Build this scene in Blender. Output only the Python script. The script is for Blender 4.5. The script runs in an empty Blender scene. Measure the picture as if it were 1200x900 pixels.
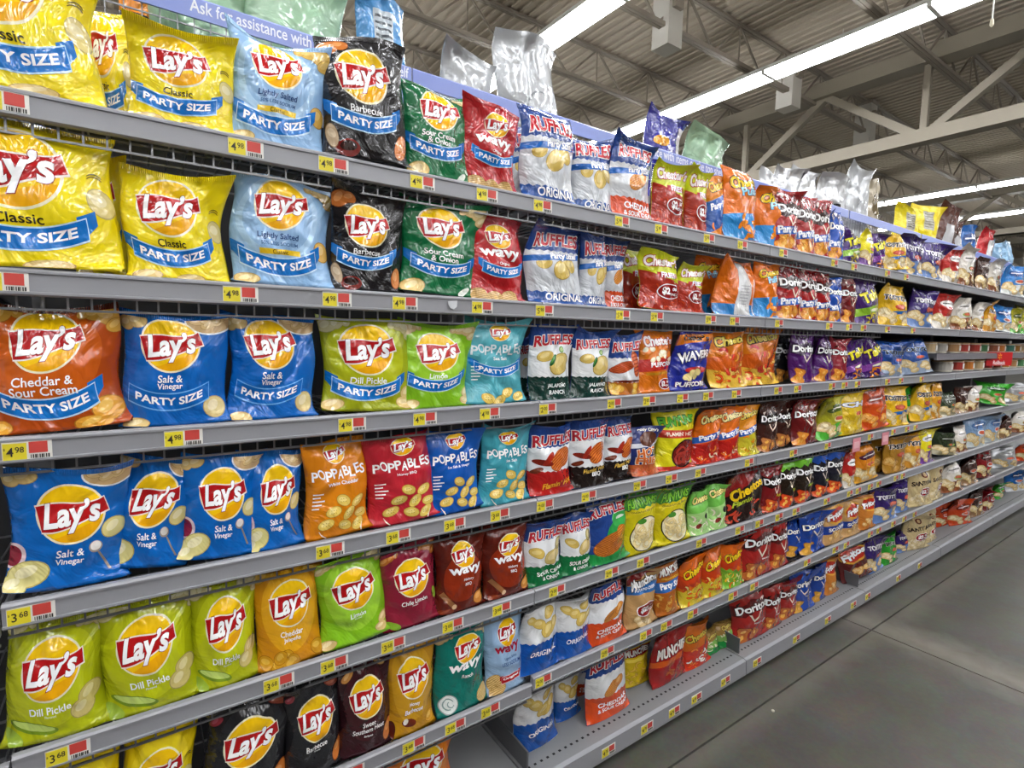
import bpy, bmesh, math, random
import numpy as np
from mathutils import Matrix, Vector

# ------------------------------------------------------------------ camera, world, exposure
scene = bpy.context.scene
COL = scene.collection
EYE = 1.55                                   # camera height above the floor
FRONT = 1.29                                 # distance from the camera to the shelf fronts (along +Y)
cam_data = bpy.data.cameras.new('camera')
cam_data.sensor_width = 36.0
cam_data.lens = 36.0 * 625.15 / 1200.0
cam_data.clip_start = 0.02
cam_data.clip_end = 200.0
cam = bpy.data.objects.new('camera', cam_data)
COL.objects.link(cam)
YAW, PITCH, ROLL = 0.6091, -0.0927, 0.0211
_fw = Vector((math.sin(YAW) * math.cos(PITCH), math.cos(YAW) * math.cos(PITCH), math.sin(PITCH)))
_r = Vector((math.cos(YAW), -math.sin(YAW), 0))
_u = _r.cross(_fw)
_r2 = math.cos(ROLL) * _r + math.sin(ROLL) * _u
_u2 = -math.sin(ROLL) * _r + math.cos(ROLL) * _u
cam.matrix_world = Matrix(((_r2.x, _u2.x, -_fw.x, 0), (_r2.y, _u2.y, -_fw.y, 0), (_r2.z, _u2.z, -_fw.z, EYE), (0, 0, 0, 1)))
scene.camera = cam

world = bpy.data.worlds.new('store_air')
scene.world = world
world.use_nodes = True
world.node_tree.nodes['Background'].inputs[0].default_value = (0.92, 0.96, 1.0, 1)
world.node_tree.nodes['Background'].inputs[1].default_value = 0.20
scene.view_settings.view_transform = 'Standard'
scene.view_settings.look = 'None'
scene.view_settings.exposure = 0.0
scene.view_settings.gamma = 1.0
scene.view_settings.use_curve_mapping = False
TUBE_POWER = 25.0                            # emission of the strip-light diffusers

# ------------------------------------------------------------------ helpers
def lin(h):
    c = [int(h[i:i + 2], 16) / 255 for i in (0, 2, 4)]
    return tuple(x / 12.92 if x <= 0.04045 else ((x + 0.055) / 1.055) ** 2.4 for x in c) + (1.0,)

MATS = {}
def mat(name, color, rough=0.5, metal=0.0, spec=0.5, emit=None, power=0.0):
    if name in MATS:
        return MATS[name]
    m = bpy.data.materials.new(name)
    m.use_nodes = True
    b = m.node_tree.nodes['Principled BSDF']
    b.inputs['Base Color'].default_value = lin(color)
    b.inputs['Roughness'].default_value = rough
    b.inputs['Metallic'].default_value = metal
    b.inputs['Specular IOR Level'].default_value = spec
    if emit:
        b.inputs['Emission Color'].default_value = lin(emit)
        b.inputs['Emission Strength'].default_value = power
    MATS[name] = m
    return m

def foil(color, metal=0.0, rough=0.16, crimp=False, alpha=1.0, bump=0.45):
    """glossy printed film with crumples"""
    key = 'film_%s_%d%d%d' % (color, int(metal * 10), crimp, int(alpha * 10))
    if key in MATS:
        return MATS[key]
    m = mat(key, color, .3 if metal > .3 else rough, metal, 0.5 if metal > .3 else 0.25)
    if metal > .3: bump = .2
    nt = m.node_tree
    b = nt.nodes['Principled BSDF']
    b.inputs['Coat Weight'].default_value = 0.75
    b.inputs['Coat Roughness'].default_value = 0.045
    if alpha < 1:
        b.inputs['Alpha'].default_value = alpha
    tc = nt.nodes.new('ShaderNodeTexCoord')
    n1 = nt.nodes.new('ShaderNodeTexNoise')
    n1.inputs['Scale'].default_value = 8.0
    n1.inputs['Detail'].default_value = 3.0
    n1.inputs['Distortion'].default_value = 1.6
    nt.links.new(tc.outputs['Object'], n1.inputs['Vector'])
    v = nt.nodes.new('ShaderNodeTexVoronoi')
    v.feature = 'DISTANCE_TO_EDGE'
    v.inputs['Scale'].default_value = 6.5
    nt.links.new(n1.outputs['Color'], v.inputs['Vector'])
    mp = nt.nodes.new('ShaderNodeVectorMath')
    mp.operation = 'MULTIPLY_ADD'
    nt.links.new(n1.outputs['Color'], mp.inputs[0])
    mp.inputs[1].default_value = (0.12, 0.12, 0.12)
    nt.links.new(tc.outputs['Object'], mp.inputs[2])
    nt.links.new(mp.outputs[0], v.inputs['Vector'])
    mx = nt.nodes.new('ShaderNodeMath')
    mx.operation = 'MULTIPLY_ADD'
    mx.inputs[1].default_value = 0.55
    nt.links.new(v.outputs['Distance'], mx.inputs[0])
    nt.links.new(n1.outputs['Fac'], mx.inputs[2])
    last = mx.outputs[0]
    if crimp:
        w = nt.nodes.new('ShaderNodeTexWave')
        w.inputs['Scale'].default_value = 90.0
        nt.links.new(tc.outputs['Object'], w.inputs['Vector'])
        a = nt.nodes.new('ShaderNodeMath')
        a.operation = 'MULTIPLY_ADD'
        a.inputs[1].default_value = 0.12
        nt.links.new(w.outputs['Fac'], a.inputs[0])
        nt.links.new(last, a.inputs[2])
        last = a.outputs[0]
    bp = nt.nodes.new('ShaderNodeBump')
    bp.inputs['Strength'].default_value = bump
    bp.inputs['Distance'].default_value = 0.035
    nt.links.new(last, bp.inputs['Height'])
    nt.links.new(bp.outputs['Normal'], b.inputs['Normal'])
    nt.links.new(bp.outputs['Normal'], b.inputs['Coat Normal'])
    return m

def link_mesh(name, verts, faces, mats, midx=None, parent=None, smooth=False, normals=None):
    me = bpy.data.meshes.new(name)
    me.from_pydata([tuple(v) for v in verts], [], [tuple(f) for f in faces])
    for m in (mats if isinstance(mats, (list, tuple)) else [mats]):
        me.materials.append(m)
    if midx is not None:
        me.polygons.foreach_set('material_index', np.asarray(midx, dtype=np.int32))
    if smooth:
        me.polygons.foreach_set('use_smooth', np.ones(len(me.polygons), dtype=bool))
    me.update()
    if normals is not None:
        me.normals_split_custom_set_from_vertices([tuple(n) for n in normals])
    o = bpy.data.objects.new(name, me)
    COL.objects.link(o)
    if parent:
        o.parent = parent
    return o

class MB:
    """collects simple solids, links them as ONE mesh object"""
    def __init__(s):
        s.v, s.f, s.m = [], [], []
    def box(s, x0, x1, y0, y1, z0, z1, m=0):
        b = len(s.v)
        s.v += [(x, y, z) for z in (z0, z1) for y in (y0, y1) for x in (x0, x1)]
        for q in ((0, 2, 3, 1), (4, 5, 7, 6), (0, 1, 5, 4), (2, 6, 7, 3), (0, 4, 6, 2), (1, 3, 7, 5)):
            s.f.append([b + i for i in q]); s.m.append(m)
        return s
    def prism(s, prof, x0, x1, axis='x', m=0):
        """prof: (a, z) points extruded along an axis"""
        b, n = len(s.v), len(prof)
        for t in (x0, x1):
            for a, z in prof:
                s.v.append((t, a, z) if axis == 'x' else (a, t, z))
        for i in range(n):
            j = (i + 1) % n
            s.f.append([b + i, b + j, b + n + j, b + n + i]); s.m.append(m)
        s.f.append([b + i for i in range(n)][::-1]); s.m.append(m)
        s.f.append([b + n + i for i in range(n)]); s.m.append(m)
        return s
    def bar(s, p, q, r, n=4, m=0, flat=1.0):
        p, q = Vector(p), Vector(q)
        d = (q - p).normalized()
        a = d.cross(Vector((0, 0, 1)) if abs(d.z) < 0.9 else Vector((1, 0, 0))).normalized()
        c = d.cross(a)
        b = len(s.v)
        for e in (p, q):
            for i in range(n):
                t = 2 * math.pi * (i + 0.5) / n
                s.v.append(tuple(e + a * (r * math.cos(t)) + c * (r * flat * math.sin(t))))
        for i in range(n):
            j = (i + 1) % n
            s.f.append([b + i, b + j, b + n + j, b + n + i]); s.m.append(m)
        s.f.append([b + i for i in range(n)][::-1]); s.m.append(m)
        s.f.append([b + n + i for i in range(n)]); s.m.append(m)
        return s
    def lathe(s, cx, cy, prof, n=20, m=0):
        b = len(s.v)
        for r, z in prof:
            for i in range(n):
                t = 2 * math.pi * i / n
                s.v.append((cx + r * math.cos(t), cy + r * math.sin(t), z))
        for k in range(len(prof) - 1):
            for i in range(n):
                j = (i + 1) % n
                s.f.append([b + k * n + i, b + k * n + j, b + (k + 1) * n + j, b + (k + 1) * n + i]); s.m.append(m)
        s.f.append([b + i for i in range(n)][::-1]); s.m.append(m)
        s.f.append([b + (len(prof) - 1) * n + i for i in range(n)]); s.m.append(m)
        return s
    def build(s, name, mats, parent=None, smooth=False):
        return link_mesh(name, s.v, s.f, mats, s.m, parent, smooth)

def tag(o, label=None, cat=None, group=None, kind=None):
    if label: o['label'] = label
    if cat: o['category'] = cat
    if group: o['group'] = group
    if kind: o['kind'] = kind
    return o

def empty(name, loc, rz=0.0):
    o = bpy.data.objects.new(name, None)
    o.empty_display_size = 0.05
    COL.objects.link(o)
    o.location = loc
    o.rotation_euler = (0, 0, rz)
    return o

# ------------------------------------------------------------------ flat lettering
_txt_obj = None
_txt_cache = {}
def glyphs(body, bold=0.0, shear=0.0, res=3, spacing=1.0):
    """flat filled lettering, centred on its own box; -> verts (n,2), faces, width, height"""
    global _txt_obj
    key = (body, bold, shear, res, spacing)
    if key in _txt_cache:
        return _txt_cache[key]
    if _txt_obj is None:
        cu = bpy.data.curves.new('lettering', 'FONT')
        _txt_obj = bpy.data.objects.new('lettering', cu)
        COL.objects.link(_txt_obj)
    cu = _txt_obj.data
    cu.body, cu.offset, cu.shear, cu.resolution_u, cu.space_character = body, bold, shear, res, spacing
    bpy.context.view_layer.update()
    ev = _txt_obj.evaluated_get(bpy.context.evaluated_depsgraph_get())
    me = ev.to_mesh()
    v = np.array([(p.co.x, p.co.y) for p in me.vertices], dtype=float).reshape(-1, 2)
    f = [list(p.vertices) for p in me.polygons]
    ev.to_mesh_clear()
    lo, hi = v.min(0), v.max(0)
    v = v - (lo + hi) / 2
    r = (v, f, hi[0] - lo[0], hi[1] - lo[1])
    _txt_cache[key] = r
    return r

# ------------------------------------------------------------------ the setting
def structure(o): return tag(o, kind='structure')

# polished concrete floor with sawn joints
fm = bpy.data.materials.new('polished_concrete'); fm.use_nodes = True
nt = fm.node_tree; bs = nt.nodes['Principled BSDF']
tc = nt.nodes.new('ShaderNodeTexCoord')
n1 = nt.nodes.new('ShaderNodeTexNoise'); n1.inputs['Scale'].default_value = 0.9; n1.inputs['Detail'].default_value = 6; n1.inputs['Roughness'].default_value = .65
n2 = nt.nodes.new('ShaderNodeTexNoise'); n2.inputs['Scale'].default_value = 60; n2.inputs['Detail'].default_value = 3
n3 = nt.nodes.new('ShaderNodeTexNoise'); n3.inputs['Scale'].default_value = 7; n3.inputs['Detail'].default_value = 5; n3.inputs['Distortion'].default_value = 1.0
for n in (n1, n2, n3): nt.links.new(tc.outputs['Object'], n.inputs['Vector'])
cr = nt.nodes.new('ShaderNodeValToRGB')
cr.color_ramp.elements[0].position = .28; cr.color_ramp.elements[0].color = lin('403f39')
cr.color_ramp.elements[1].position = .74; cr.color_ramp.elements[1].color = lin('5c5a53')
nt.links.new(n1.outputs['Fac'], cr.inputs['Fac'])
m1 = nt.nodes.new('ShaderNodeMix'); m1.data_type = 'RGBA'; m1.blend_type = 'OVERLAY'; m1.inputs[0].default_value = .35
nt.links.new(cr.outputs['Color'], m1.inputs[6]); nt.links.new(n2.outputs['Color'], m1.inputs[7])
m2 = nt.nodes.new('ShaderNodeMix'); m2.data_type = 'RGBA'; m2.blend_type = 'SOFT_LIGHT'; m2.inputs[0].default_value = .4
nt.links.new(m1.outputs[2], m2.inputs[6]); nt.links.new(n3.outputs['Color'], m2.inputs[7])
sx = nt.nodes.new('ShaderNodeSeparateXYZ'); nt.links.new(tc.outputs['Object'], sx.inputs[0])
def math_node(op, a, b):
    m_ = nt.nodes.new('ShaderNodeMath'); m_.operation = op
    for i_, q_ in enumerate((a, b)):
        if q_ is None: continue
        if isinstance(q_, (int, float)): m_.inputs[i_].default_value = q_
        else: nt.links.new(q_, m_.inputs[i_])
    return m_.outputs[0]
def near_line(axis, c, width):
    d_ = math_node('ABSOLUTE', math_node('SUBTRACT', sx.outputs[axis], c), None)
    d_ = math_node('ADD', d_, math_node('MULTIPLY', math_node('SUBTRACT', n3.outputs['Fac'], .5), width * 1.2))
    r_ = nt.nodes.new('ShaderNodeMapRange'); r_.inputs[1].default_value = 0; r_.inputs[2].default_value = width; r_.inputs[3].default_value = 1; r_.inputs[4].default_value = 0
    nt.links.new(d_, r_.inputs[0]); return r_.outputs[0]
dust = math_node('MULTIPLY', math_node('MAXIMUM', math_node('MULTIPLY', near_line(0, 3.27, .22), 1.0), math_node('MULTIPLY', near_line(1, 1.10, .08), .5)), .55)
m3 = nt.nodes.new('ShaderNodeMix'); m3.data_type = 'RGBA'; m3.inputs[7].default_value = lin('8c877c')
nt.links.new(dust, m3.inputs[0]); nt.links.new(m2.outputs[2], m3.inputs[6])
nt.links.new(m3.outputs[2], bs.inputs['Base Color'])
bs.inputs['Roughness'].default_value = .36
mr = nt.nodes.new('ShaderNodeMapRange'); mr.inputs[3].default_value = .26; mr.inputs[4].default_value = .46
nt.links.new(n3.outputs['Fac'], mr.inputs[0]); nt.links.new(mr.outputs[0], bs.inputs['Roughness'])
JX, JY = 3.19, 1.13           # where two sawn joints cross
xs = [-14, JX - 4.6, JX, JX + 4.6, 50]; ys = [-12, JY - 4.4, JY, JY + 4.4, 45]
fl = MB()
g = .004
for i in range(4):
    for j in range(4):
        fl.box(xs[i] + g, xs[i + 1] - g, ys[j] + g, ys[j + 1] - g, -.2, 0)
floor = structure(fl.build('floor', fm))
structure(MB().box(-14, 50, -12, 45, -.21, -.012).build('floor_joint_fill', mat('joint_filler', '3c3a34', .9)))

# ribbed steel roof deck (ribs run across the aisle)
ROOF = mat('roof_paint', 'b9ae9c', .7)
STEEL = mat('joist_paint', '90877a', .6)
Zd = EYE + 5.75
dk = MB()
prof = []
x = -13.0
pitch = .19
while x < 48:
    prof += [(x, Zd), (x + pitch * .42, Zd), (x + pitch * .5, Zd + .032), (x + pitch * .92, Zd + .032)]
    x += pitch
prof += [(x, Zd + .3), (-13.0, Zd + .3)]
v = []; f = []
for y in (-11.5, 44):
    v += [(a, y, z) for a, z in prof]
n = len(prof)
for i in range(n):
    j = (i + 1) % n
    f.append((i, n + i, n + j, j))
structure(link_mesh('ceiling', v, f, ROOF))
# open-web joists along the aisle
Zj = EYE + 5.0
jm = MB()
L0, L1 = -12.5, 47.5
for d in (-.035, .035):
    jm.box(L0, L1, d - .028, d + .028, 0, .012).box(L0, L1, d - .028 if d < 0 else d + .016, d - .016 if d < 0 else d + .028, 0, .07)
    jm.box(L0, L1, d - .028, d + .028, .70, .74)
k = 0
x = L0
while x < L1 - 1:
    jm.bar((x, 0, .03), (x + .75, 0, .72), .022); jm.bar((x + .75, 0, .72), (x + 1.5, 0, .03), .022); jm.bar((x + .75, 0, .72), (x + .75, 0, .03), .014)
    x += 1.5
j0 = None
for i in range(20):
    y = 6.18 + 2.18 * (i - 4)
    if y < -11 or y > 43.5: continue
    if j0 is None:
        j0 = structure(jm.build('ceiling_beam', STEEL)); o = j0
    else:
        o = j0.copy(); COL.objects.link(o)
    o.location = (0, y, Zj)
# big girder trusses across the aisle
GIRD = mat('girder_paint', '8b8373', .55)
gm = MB()
Zb, Zt = 3.7, 5.05 + .35
Y0, Y1 = -11, 43
gm.box(-.14, .14, Y0, Y1, Zb, Zb + .05).box(-.14, -.11, Y0, Y1, Zb, Zb + .24).box(.11, .14, Y0, Y1, Zb, Zb + .24)
gm.box(-.15, .15, Y0, Y1, Zt - .30, Zt).box(-.20, .20, Y0, Y1, Zt - .31, Zt - .27)
y = 4.15 - 3.6 * 4
while y < Y1 - 4:
    gm.bar((0, y, Zb + .1), (0, y, Zt - .28), .075)
    gm.bar((0, y, Zb + .1), (0, y + 1.8, Zt - .28), .10); gm.bar((0, y + 1.8, Zt - .28), (0, y + 3.6, Zb + .1), .10)
    y += 3.6
g0 = structure(gm.build('ceiling_beam_girder', GIRD)); g0.location = (12.1, 0, EYE)
for gx in (24.4, 36.6, -5.5):
    o = g0.copy(); COL.objects.link(o); o.location = (gx, 0, EYE)
# square posts hanging below the joists
BOXM = mat('post_paint', 'c9c6bd', .5)
for i, (bx, by, zb, zt, lab) in enumerate(((7.3, 6.22, 4.72, 5.7, 'white square hanging post in front of the nearest ceiling bay'), (11.1, 6.22, 4.72, 5.7, 'white square hanging post under the second strip-light row'), (14.6, 6.22, 4.72, 5.7, 'white square hanging post behind the big roof girder'))):
    m = MB().box(-.17, .17, -.17, .17, zb, zt)
    o = m.build('hanging_post', BOXM); o.location = (bx, by, EYE)
    tag(o, lab, 'post', 'posts hanging from the roof')
    MB().box(-.22, .22, -.22, .22, zt - .05, zt).build('top_plate', STEEL, o)
    MB().box(-.10, .10, -.24, .24, zt - .42, zt - .22).build('beam_bracket', STEEL, o)
# far walls
WALLM = mat('far_wall_paint', 'cfcdc6', .8)
structure(MB().box(48, 48.3, -12, 45, 0, Zd + .3).build('wall_right', WALLM))
structure(MB().box(-13, 48.3, 44, 44.3, 0, Zd + .3).build('wall_back', WALLM))
structure(MB().box(-13.3, -13, -12, 45, 0, Zd + .3).build('wall_left', WALLM))
structure(MB().box(-13, 48.3, -12, -11.7, 0, Zd + .3).build('wall_front', WALLM))

# rows of strip lights across the aisle
HOUS = mat('light_housing', 'd6d6d2', .4)
TUBE = mat('light_diffuser', 'ffffff', .5, emit='fbfcff', power=TUBE_POWER)
Zl = EYE + 4.7
SEG = 2.44
def light_row(x, y0, n, label, first=None):
    r = empty('strip_light', (x, y0, Zl)); tag(r, label, 'strip light', 'rows of ceiling strip lights')
    if first is not None:
        for ch in first.children:
            c = ch.copy(); c.parent = r; COL.objects.link(c)
        return r
    hb = MB().box(-.20, .20, 0, n * SEG, .055, .12).box(-.045, .045, 0, n * SEG, .12, .17)
    for i in range(n + 1): hb.box(-.205, .205, i * SEG - .03, i * SEG + .03, .0, .06)
    hb.box(-.014, .014, 0, n * SEG, .03, .06)
    for i in range(n): hb.bar((0, (i + .5) * SEG, .15), (0, (i + .5) * SEG, .29), .006)
    hb.build('housing', HOUS, r)
    for i in range(n):
        MB().box(-.195, -.032, i * SEG + .035, (i + 1) * SEG - .035, .0, .05).box(.032, .195, i * SEG + .035, (i + 1) * SEG - .035, .0, .05).build('diffuser', TUBE, r)
    return r
Y00 = 3.24 - 6 * SEG
lr = light_row(5.6, Y00, 20, 'continuous white strip light nearest the camera, above the silver bags')
for x, lab in ((9.45, 'second continuous white strip light, crossing in front of the big girder'), (21.1, 'third strip light row, first one beyond the big girder'), (25.9, 'fourth strip light row, above the red storage bag'), (30.6, 'farthest strip light row, near the far wall'), (1.75, 'strip light row above the near end of the aisle'), (-2.1, 'strip light row behind the near end of the aisle'), (-6.0, 'strip light row farthest behind the near end')):
    light_row(x, Y00, 20, lab, lr)

# ------------------------------------------------------------------ the shelving
SHELF_Z = [1.9505, 1.6459, 1.3463, 1.0407, 0.7456, 0.4529, 0.0984]
BAY0, BAYW = -0.2254, 1.22
BAYS = 'ABCDEFG'
BAYNAME = dict(A='nearest bay', B='second bay', C='third bay', D='fourth bay', E='fifth bay', F='sixth bay', G='farthest bay', Z='bay before the nearest one')
SHELFNAME = ['top shelf', 'second shelf', 'third shelf', 'fourth shelf', 'fifth shelf', 'sixth shelf', 'bottom deck']
RAIL = mat('rail_grey', '94959a', .4, .12)
DARKSTEEL = mat('shelf_steel', '6b6c70', .45, .3)
WIRE = mat('wire_zinc', '8a8b8e', .35, .8)
BACK = mat('back_panel_grey', '303134', .6)
DECKM = mat('deck_grey', '8b8c8e', .5, .1)
HOLE = mat('hole_dark', '141416', .9)
CLEAR = mat('strip_clear', 'aab0b8', .2)
def rail_mesh(w):
    """price channel: a shallow C with a lip top and bottom"""
    p = [(0, .002), (-.012, .002), (-.016, -.002), (-.016, -.006), (-.0125, -.007), (-.0125, -.038), (-.016, -.039), (-.016, -.043), (-.012, -.046), (0, -.046)]
    return MB().prism([(FRONT + a, z) for a, z in p][::-1], .002, w - .002)
def wire_deck(w, depth, step, nose):
    m = MB()
    n = int(w / step)
    for i in range(n + 1):
        x = .012 + (w - .024) * i / n
        m.bar((x, FRONT + .004, -.006), (x, FRONT + depth, -.006), .0022)
        if nose:
            m.bar((x, FRONT + .006, -.006), (x, FRONT + .006, -.068), .0024)
    for y in (.03, .16, .30, depth - .01): m.bar((.005, FRONT + y, -.010), (w - .005, FRONT + y, -.010), .003)
    if nose: m.bar((.005, FRONT + .006, -.069), (w - .005, FRONT + .006, -.069), .003)
    return m
def solid_deck(w, depth):
    return MB().box(.004, w - .004, FRONT + .002, FRONT + depth, -.03, -.001)
DEPTH = .50
proto = {}
def shelf(kind, x, z, label, group='gondola shelves'):
    r = empty('store_shelf', (x, 0, z)); tag(r, label, 'shelf', group)
    if kind not in proto:
        w = BAYW
        parts = [('price_rail', rail_mesh(w).build('price_rail', RAIL, r))]
        if kind == 'wire':
            parts.append(('wire_deck', wire_deck(w, DEPTH, .035, True).build('wire_deck', WIRE, r)))
        else:
            parts.append(('shelf_panel', solid_deck(w, DEPTH).build('shelf_panel', DARKSTEEL, r)))
        for s_ in (0.003, w - .007):
            parts.append(('bracket', MB().prism([(FRONT + .03, -.012), (FRONT + DEPTH, -.012), (FRONT + DEPTH, -.085), (FRONT + .03, -.03)], s_, s_ + .004).build('bracket', DARKSTEEL, r)))
        proto[kind] = r
    else:
        for ch in proto[kind].children:
            c = ch.copy(); c.parent = r; COL.objects.link(c)
    return r
def base_deck(x, label):
    r = empty('base_deck', (x, 0, 0)); tag(r, label, 'base deck', 'gondola base decks')
    z = SHELF_Z[6]
    if 'base' not in proto:
        MB().box(.003, BAYW - .003, FRONT - .012, FRONT + .52, z - .03, z - .001).build('deck_panel', DECKM, r)
        MB().prism([(FRONT - .012, z - .001), (FRONT - .026, z - .006), (FRONT - .03, z - .07), (FRONT - .026, z - .074), (FRONT - .012, z - .07)], .003, BAYW - .003).build('price_rail', RAIL, r)
        MB().box(.003, BAYW - .003, FRONT + .0, FRONT + .03, 0.001, z - .031).build('kick_plate', mat('kick_black', '2c2c2e', .6), r)
        h = MB()
        n = 44
        for i in range(n):
            xx = .03 + (BAYW - .06) * i / (n - 1)
            h.box(xx - .0045, xx + .0045, FRONT + .028, FRONT + .036, z - .001, z - .0002)
        h.build('perforation_row', HOLE, r)
        proto['base'] = r
    else:
        for ch in proto['base'].children:
            c = ch.copy(); c.parent = r; COL.objects.link(c)
    return r
for bi, b in [(-1, 'Z')] + list(enumerate(BAYS)):
    x = BAY0 + bi * BAYW
    fr = empty('shelf_frame', (x, FRONT + .5, 0)); tag(fr, 'grey steel back frame of the %s of shelving' % BAYNAME[b], 'shelf frame', 'shelving frames')
    MB().box(.004, BAYW - .004, .022, .03, .0985, 2.12).build('back_panel', BACK, fr)
    for s_ in (0.0, BAYW - .03):
        u = MB().box(s_, s_ + .03, .02, .075, 0.001, 2.12)
        u.build('upright', DARKSTEEL, fr)
    for k in range(6):
        z = SHELF_Z[k]
        if b == 'A' and k == 5: z -= .02
        if b == 'Z': z -= .012
        shelf('wire' if bi < 3 else 'solid', x, z, 'grey %s with price rail in the %s' % (SHELFNAME[k], BAYNAME[b]))
    base_deck(x, 'grey bottom deck of the %s with a row of holes' % BAYNAME[b])
    if b not in 'BCD': continue
    dv = MB().prism([(FRONT + .02, .0985), (FRONT + .48, .0985), (FRONT + .48, .19), (FRONT + .02, .17)], x + .012, x + .018).build('deck_divider', DARKSTEEL)
    tag(dv, 'low grey divider plate on the bottom deck starting the %s' % BAYNAME[b], 'divider', 'deck divider plates')
# recessed top storage shelf with a wire fence and a blue sign strip
R0Z = EYE + .60
ty0 = FRONT + .31
def fence(w):
    m = MB()
    n = 34
    for i in range(n + 1):
        m.bar((.01 + (w - .02) * i / n, ty0, R0Z - .01), (.01 + (w - .02) * i / n, ty0, R0Z + .20), .0018)
    for z in (.0, .07, .14, .20): m.bar((.005, ty0 + .002, R0Z + z), (w - .005, ty0 + .002, R0Z + z), .0022)
    return m
p0 = None
for bi, b in enumerate(BAYS):
    x = BAY0 + bi * BAYW
    r = empty('storage_shelf', (x, 0, 0)); tag(r, 'recessed wire-fenced storage shelf above the %s' % BAYNAME[b], 'storage shelf', 'top storage shelves')
    if p0 is None:
        MB().box(.003, BAYW - .003, ty0, FRONT + .80, R0Z - .03, R0Z - .001).build('shelf_panel', DARKSTEEL, r)
        fence(BAYW).build('wire_fence', WIRE, r)
        p0 = r
    else:
        for ch in p0.children:
            c = ch.copy(); c.parent = r; COL.objects.link(c)
SIGN = mat('sign_blue', '7f8fd0', .3)
SIGNT = mat('sign_white', 'e4e8f4', .4)
LONG = 'Ask for assistance with items on the top shelf'
for x0, x1_, txt, c0, c1, lab in ((-.55, .71, LONG, .128, .70, 'blue sign strip reading Ask for assistance, near end of the storage shelf'), (.715, 1.15, None, 0, 0, 'short plain blue sign strip above the green bag'), (1.16, 2.33, LONG, 1.58, 2.31, 'blue sign strip with small white lettering above the ridged chips'), (2.36, 3.6, None, 0, 0, 'long plain blue sign strip beside the light green bag'), (3.62, 4.75, None, 0, 0, 'plain blue sign strip under the silver foil bags'), (4.78, 5.9, None, 0, 0, 'plain blue sign strip under the brown bags'), (5.92, 7.09, None, 0, 0, 'farthest plain blue sign strip of the storage shelf')):
    s_ = MB().prism([(ty0 - .006, R0Z + .155), (ty0 - .012, R0Z + .155), (ty0 - .012, R0Z + .20), (ty0 - .006, R0Z + .206)], x0, x1_).build('sign_strip', SIGN)
    tag(s_, lab, 'sign strip', 'blue strips along the storage shelf')
    if txt:
        v, f, tw, th = glyphs(txt, .012)
        k = (c1 - c0) / tw
        if c0 < .5: k *= 1.0
        link_mesh('lettering', [((c0 + c1) / 2 + a * k, ty0 - .0126, R0Z + .179 + c * k * 1.35) for a, c in v], f, SIGNT, parent=s_)
# the facing run of shelving on the other side of the aisle (outside the picture; added to screen the low-angle ceiling light)
fr = empty('facing_shelving', (-9.0, -1.35, 0)); tag(fr, 'unseen shelving run added across the aisle, facing the snack shelves', 'shelving')
MB().box(0, 26, -.50, -.47, 0.001, 2.15).build('back_panel', BACK, fr)
m = MB()
for z in SHELF_Z: m.box(0, 26, -.47, 0, z - .03, z)
m.build('shelf_board', DARKSTEEL, fr)
m = MB(); rd = random.Random(3)
for z, z2 in zip(SHELF_Z, [2.15] + SHELF_Z[:-1]):
    x = .02
    while x < 25.8:
        w = rd.uniform(.14, .3); m.prism([(-.42, z + .001), (-.05, z + .001), (-.03, z + .1), (-.10, z + (z2 - z) * rd.uniform(.6, .84)), (-.40, z + (z2 - z) * .6)], x, x + w); x += w + .02
m.build('stock', mat('facing_stock', '77685a', .6), fr)['kind'] = 'stuff'

# ------------------------------------------------------------------ printed artwork, laid out flat and then laid onto a bag's surface
NU, NV = 24, 30
_t = np.linspace(-1, 1, NU + 1)
UG = 0.62 * np.sin(_t * math.pi / 2) + 0.38 * _t
VG = np.linspace(0, 1, NV + 1)

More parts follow.
